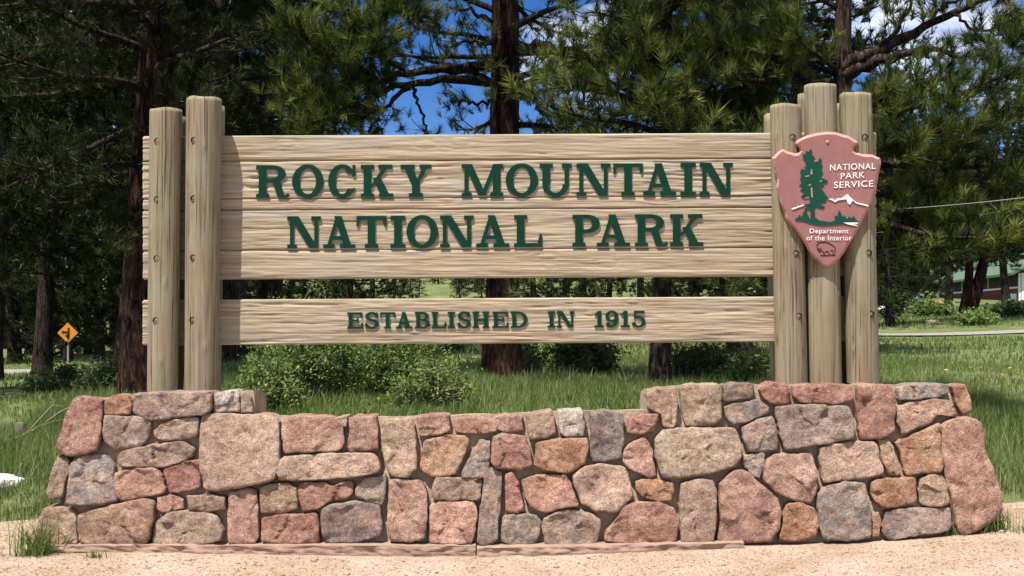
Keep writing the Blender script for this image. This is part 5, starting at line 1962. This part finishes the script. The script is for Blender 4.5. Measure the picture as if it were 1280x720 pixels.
# stump block beside it
bm = bmesh.new()
box(bm, -.05, .05, -.05, .05, -.05, .20)
bmesh.ops.bevel(bm, geom=bm.edges[:], offset=.012, segments=2, affect='EDGES')
p_ = P(26, 535, 14.9)
o = link('wooden_stake', bm_mesh('wooden_stake', bm), None, ['twig'])
o.location = (p_.x, 14.9, gz(p_.x, 14.9))
tag(o, 'short weathered wooden stake in the grass beside the dead branch', 'stake')

# ------------------------------------------------------------------ yellow warning sign
d_ = 58
p_ = P(85, 416, d_)
g0 = gz(p_.x, d_)
ws = thing('warning_sign', 'yellow diamond road sign with a black side road symbol on a thin post', 'road sign', (p_.x, d_, g0))
bm = bmesh.new()
box(bm, -.035, .035, -.025, .025, -.3, p_.z - g0 + .3)
link('post', bm_mesh('post', bm), ws, ['metal'])
zc = p_.z - g0
hs = .46


def diamond(bm, s, y0, y1):
    a = [(0, s), (s, 0), (0, -s), (-s, 0)]
    f = [bm.verts.new((x, y0, zc + z)) for x, z in a]
    b = [bm.verts.new((x, y1, zc + z)) for x, z in a]
    bm.faces.new(f)
    bm.faces.new(b)
    for i in range(4):
        bm.faces.new((f[i], f[(i + 1) % 4], b[(i + 1) % 4], b[i]))


bm = bmesh.new()
diamond(bm, hs, -.045, -.03)
link('sign_panel', bm_mesh('sign_panel', bm), ws, ['yellow'])
bm = bmesh.new()
box(bm, .0, .09, -.055, -.047, zc - .22, zc + .22)
box(bm, -.19, .0, -.055, -.047, zc - .02, zc + .07)
mt = Matrix.Translation((0, 0, 0))
f_ = [bm.verts.new((x, -.055, zc + z)) for x, z in ((-.19, .13), (-.28, .025), (-.19, -.08))]
b2 = [bm.verts.new((x, -.047, zc + z)) for x, z in ((-.19, .13), (-.28, .025), (-.19, -.08))]
bm.faces.new(f_)
bm.faces.new(b2)
for i in range(3):
    bm.faces.new((f_[i], f_[(i + 1) % 3], b2[(i + 1) % 3], b2[i]))
link('side_road_symbol', bm_mesh('side_road_symbol', bm), ws, ['black'])

# ------------------------------------------------------------------ cabin with green roof
A_ = P(1274, 371, 125)
B_ = P(1173, 377, 160)
gA = gz(A_.x, A_.y)
ax_ = Vector((B_.x - A_.x, B_.y - A_.y, 0))
LEN = ax_.length
ax_.normalize()
rt_ = Vector((ax_.y, -ax_.x, 0))          # away from the camera-facing long side
cabin = thing('cabin', 'long brown cabin with green gable roof and white trimmed porch windows', 'house', (A_.x, A_.y, A_.z - 0.4))
mtx = Matrix(((ax_.x, rt_.x, 0, 0), (ax_.y, rt_.y, 0, 0), (0, 0, 1, 0), (0, 0, 0, 1)))
DEP = 9.0
HW = 3.0


def cbox(name, x0, x1, y0, y1, z0, z1, mat, parent=None):
    bm = bmesh.new()
    box(bm, x0, x1, y0, y1, z0, z1, 0, mtx)
    return link(name, bm_mesh(name, bm), parent or cabin, [mat])


cbox('wall', 0, LEN, 0.15, DEP, -0.8, HW, 'brown')
cbox('sill_band', 0.0, LEN, 0.06, 0.147, 1.25, 1.42, 'trimw')
nw = 12
for k_ in range(nw):
    x0 = 0.35 + k_ * (LEN - .5) / nw
    x1 = x0 + (LEN - .5) / nw - 0.25
    f_ = cbox('window', x0, x1, 0.10, 0.147, 1.44, 2.55, 'glass')
    cbox('mullion', x0 - .2, x0 - .05, 0.05, 0.095, 1.43, 2.6, 'trimw' if k_ % 2 == 0 else 'brown', f_)
for x0 in (0.0, LEN - .35):
    cbox('corner_post', x0 - .06, x0 + .3, -0.03, 0.13, -0.8, HW - .3, 'trimw')
cbox('white_notice', 1.0, 5.4, -.02, 0.055, 0.05, 0.75, 'trimw')
cbox('end_window', -0.05, -0.003, 2.5, 4.2, 1.3, 2.5, 'glass')
cbox('end_trim', -0.06, -0.055 + .05, 0.2, 0.45, -0.8, 2.7, 'trimw')
bm = bmesh.new()
eo, rh = 0.9, 2.1
sec = [(-eo, HW - .55), (DEP / 2, HW + rh), (DEP + eo, HW - .55), (DEP + eo, HW - .3), (DEP / 2, HW + rh + .28), (-eo, HW - .3)]
ra = [bm.verts.new(mtx @ Vector((-0.8, y, z))) for y, z in sec]
rb = [bm.verts.new(mtx @ Vector((LEN + .8, y, z))) for y, z in sec]
bm.faces.new((ra[0], ra[1], ra[4], ra[5]))
bm.faces.new((ra[1], ra[2], ra[3], ra[4]))
bm.faces.new((rb[0], rb[1], rb[4], rb[5]))
bm.faces.new((rb[1], rb[2], rb[3], rb[4]))
for i in range(6):
    j = (i + 1) % 6
    bm.faces.new((ra[i], ra[j], rb[j], rb[i]))
roof_ = link('roof', bm_mesh('roof', bm), cabin, ['roof'])
bm = bmesh.new()
g_ = [bm.verts.new(mtx @ Vector((x, y, z))) for x in (0.0, 0.2) for y, z in ((0.2, HW + .002), (DEP - .05, HW + .002), (DEP / 2, HW + rh - .1))]
bm.faces.new(g_[:3])
bm.faces.new(g_[3:])
for i in range(3):
    j = (i + 1) % 3
    bm.faces.new((g_[i], g_[j], g_[3 + j], g_[3 + i]))
link('gable', bm_mesh('gable', bm), cabin, ['brown'])
cbox('chimney', 1.2, 2.2, DEP / 2 - .5, DEP / 2 + .5, HW + rh - .6, HW + rh + 1.1, 'brick', roof_)

# bin and dirt bank left of the cabin
p_ = P(1145, 381, 112)
bn = thing('bin', 'small pale blue and white bin standing left of the cabin', 'bin', (p_.x, 112, gz(p_.x, 112)))
bm = bmesh.new()
box(bm, -.5, .5, -.4, .4, -.3, .8)
link('body', bm_mesh('body', bm), bn, ['teal'])
bm = bmesh.new()
box(bm, -.56, -.505, -.42, .42, -.3, .86)
box(bm, -.5, .54, -.44, .44, .803, .87)
link('lid', bm_mesh('lid', bm), bn, ['trimw'])
bm = bmesh.new()
bmesh.ops.create_icosphere(bm, subdivisions=3, radius=1)
for v in bm.verts:
    v.co = Vector((v.co.x * 1.5, v.co.y * 1.0, v.co.z * .45)) * (1 + .2 * mn.noise(v.co * 2))
p_ = P(1157, 384, 108)
o = link('dirt_mound', bm_mesh('dirt_mound', bm, True), None, ['dirt'])
o.location = (p_.x + .2, 108, gz(p_.x, 108))
tag(o, 'low bank of red brown dirt beside the blue and white bin', 'dirt mound')

# cable strung across the right-hand woods
pa, pb = P(1108, 262, 14.2), P(1700, 178, 8.6)
pts = [np.array(pa.lerp(pb, t)) + np.array([0, 0, -0.9 * 4 * t * (1 - t) * .08]) for t in np.linspace(0, 1, 24)]
v, qd = tubes([(np.array(pts), np.full(24, .0038))], 6)
tag(link('power_cable', arr_mesh('power_cable', v, quads=qd, smooth=True), None, ['cable']), 'thin pale cable strung across the woods right of the plaque', 'cable')
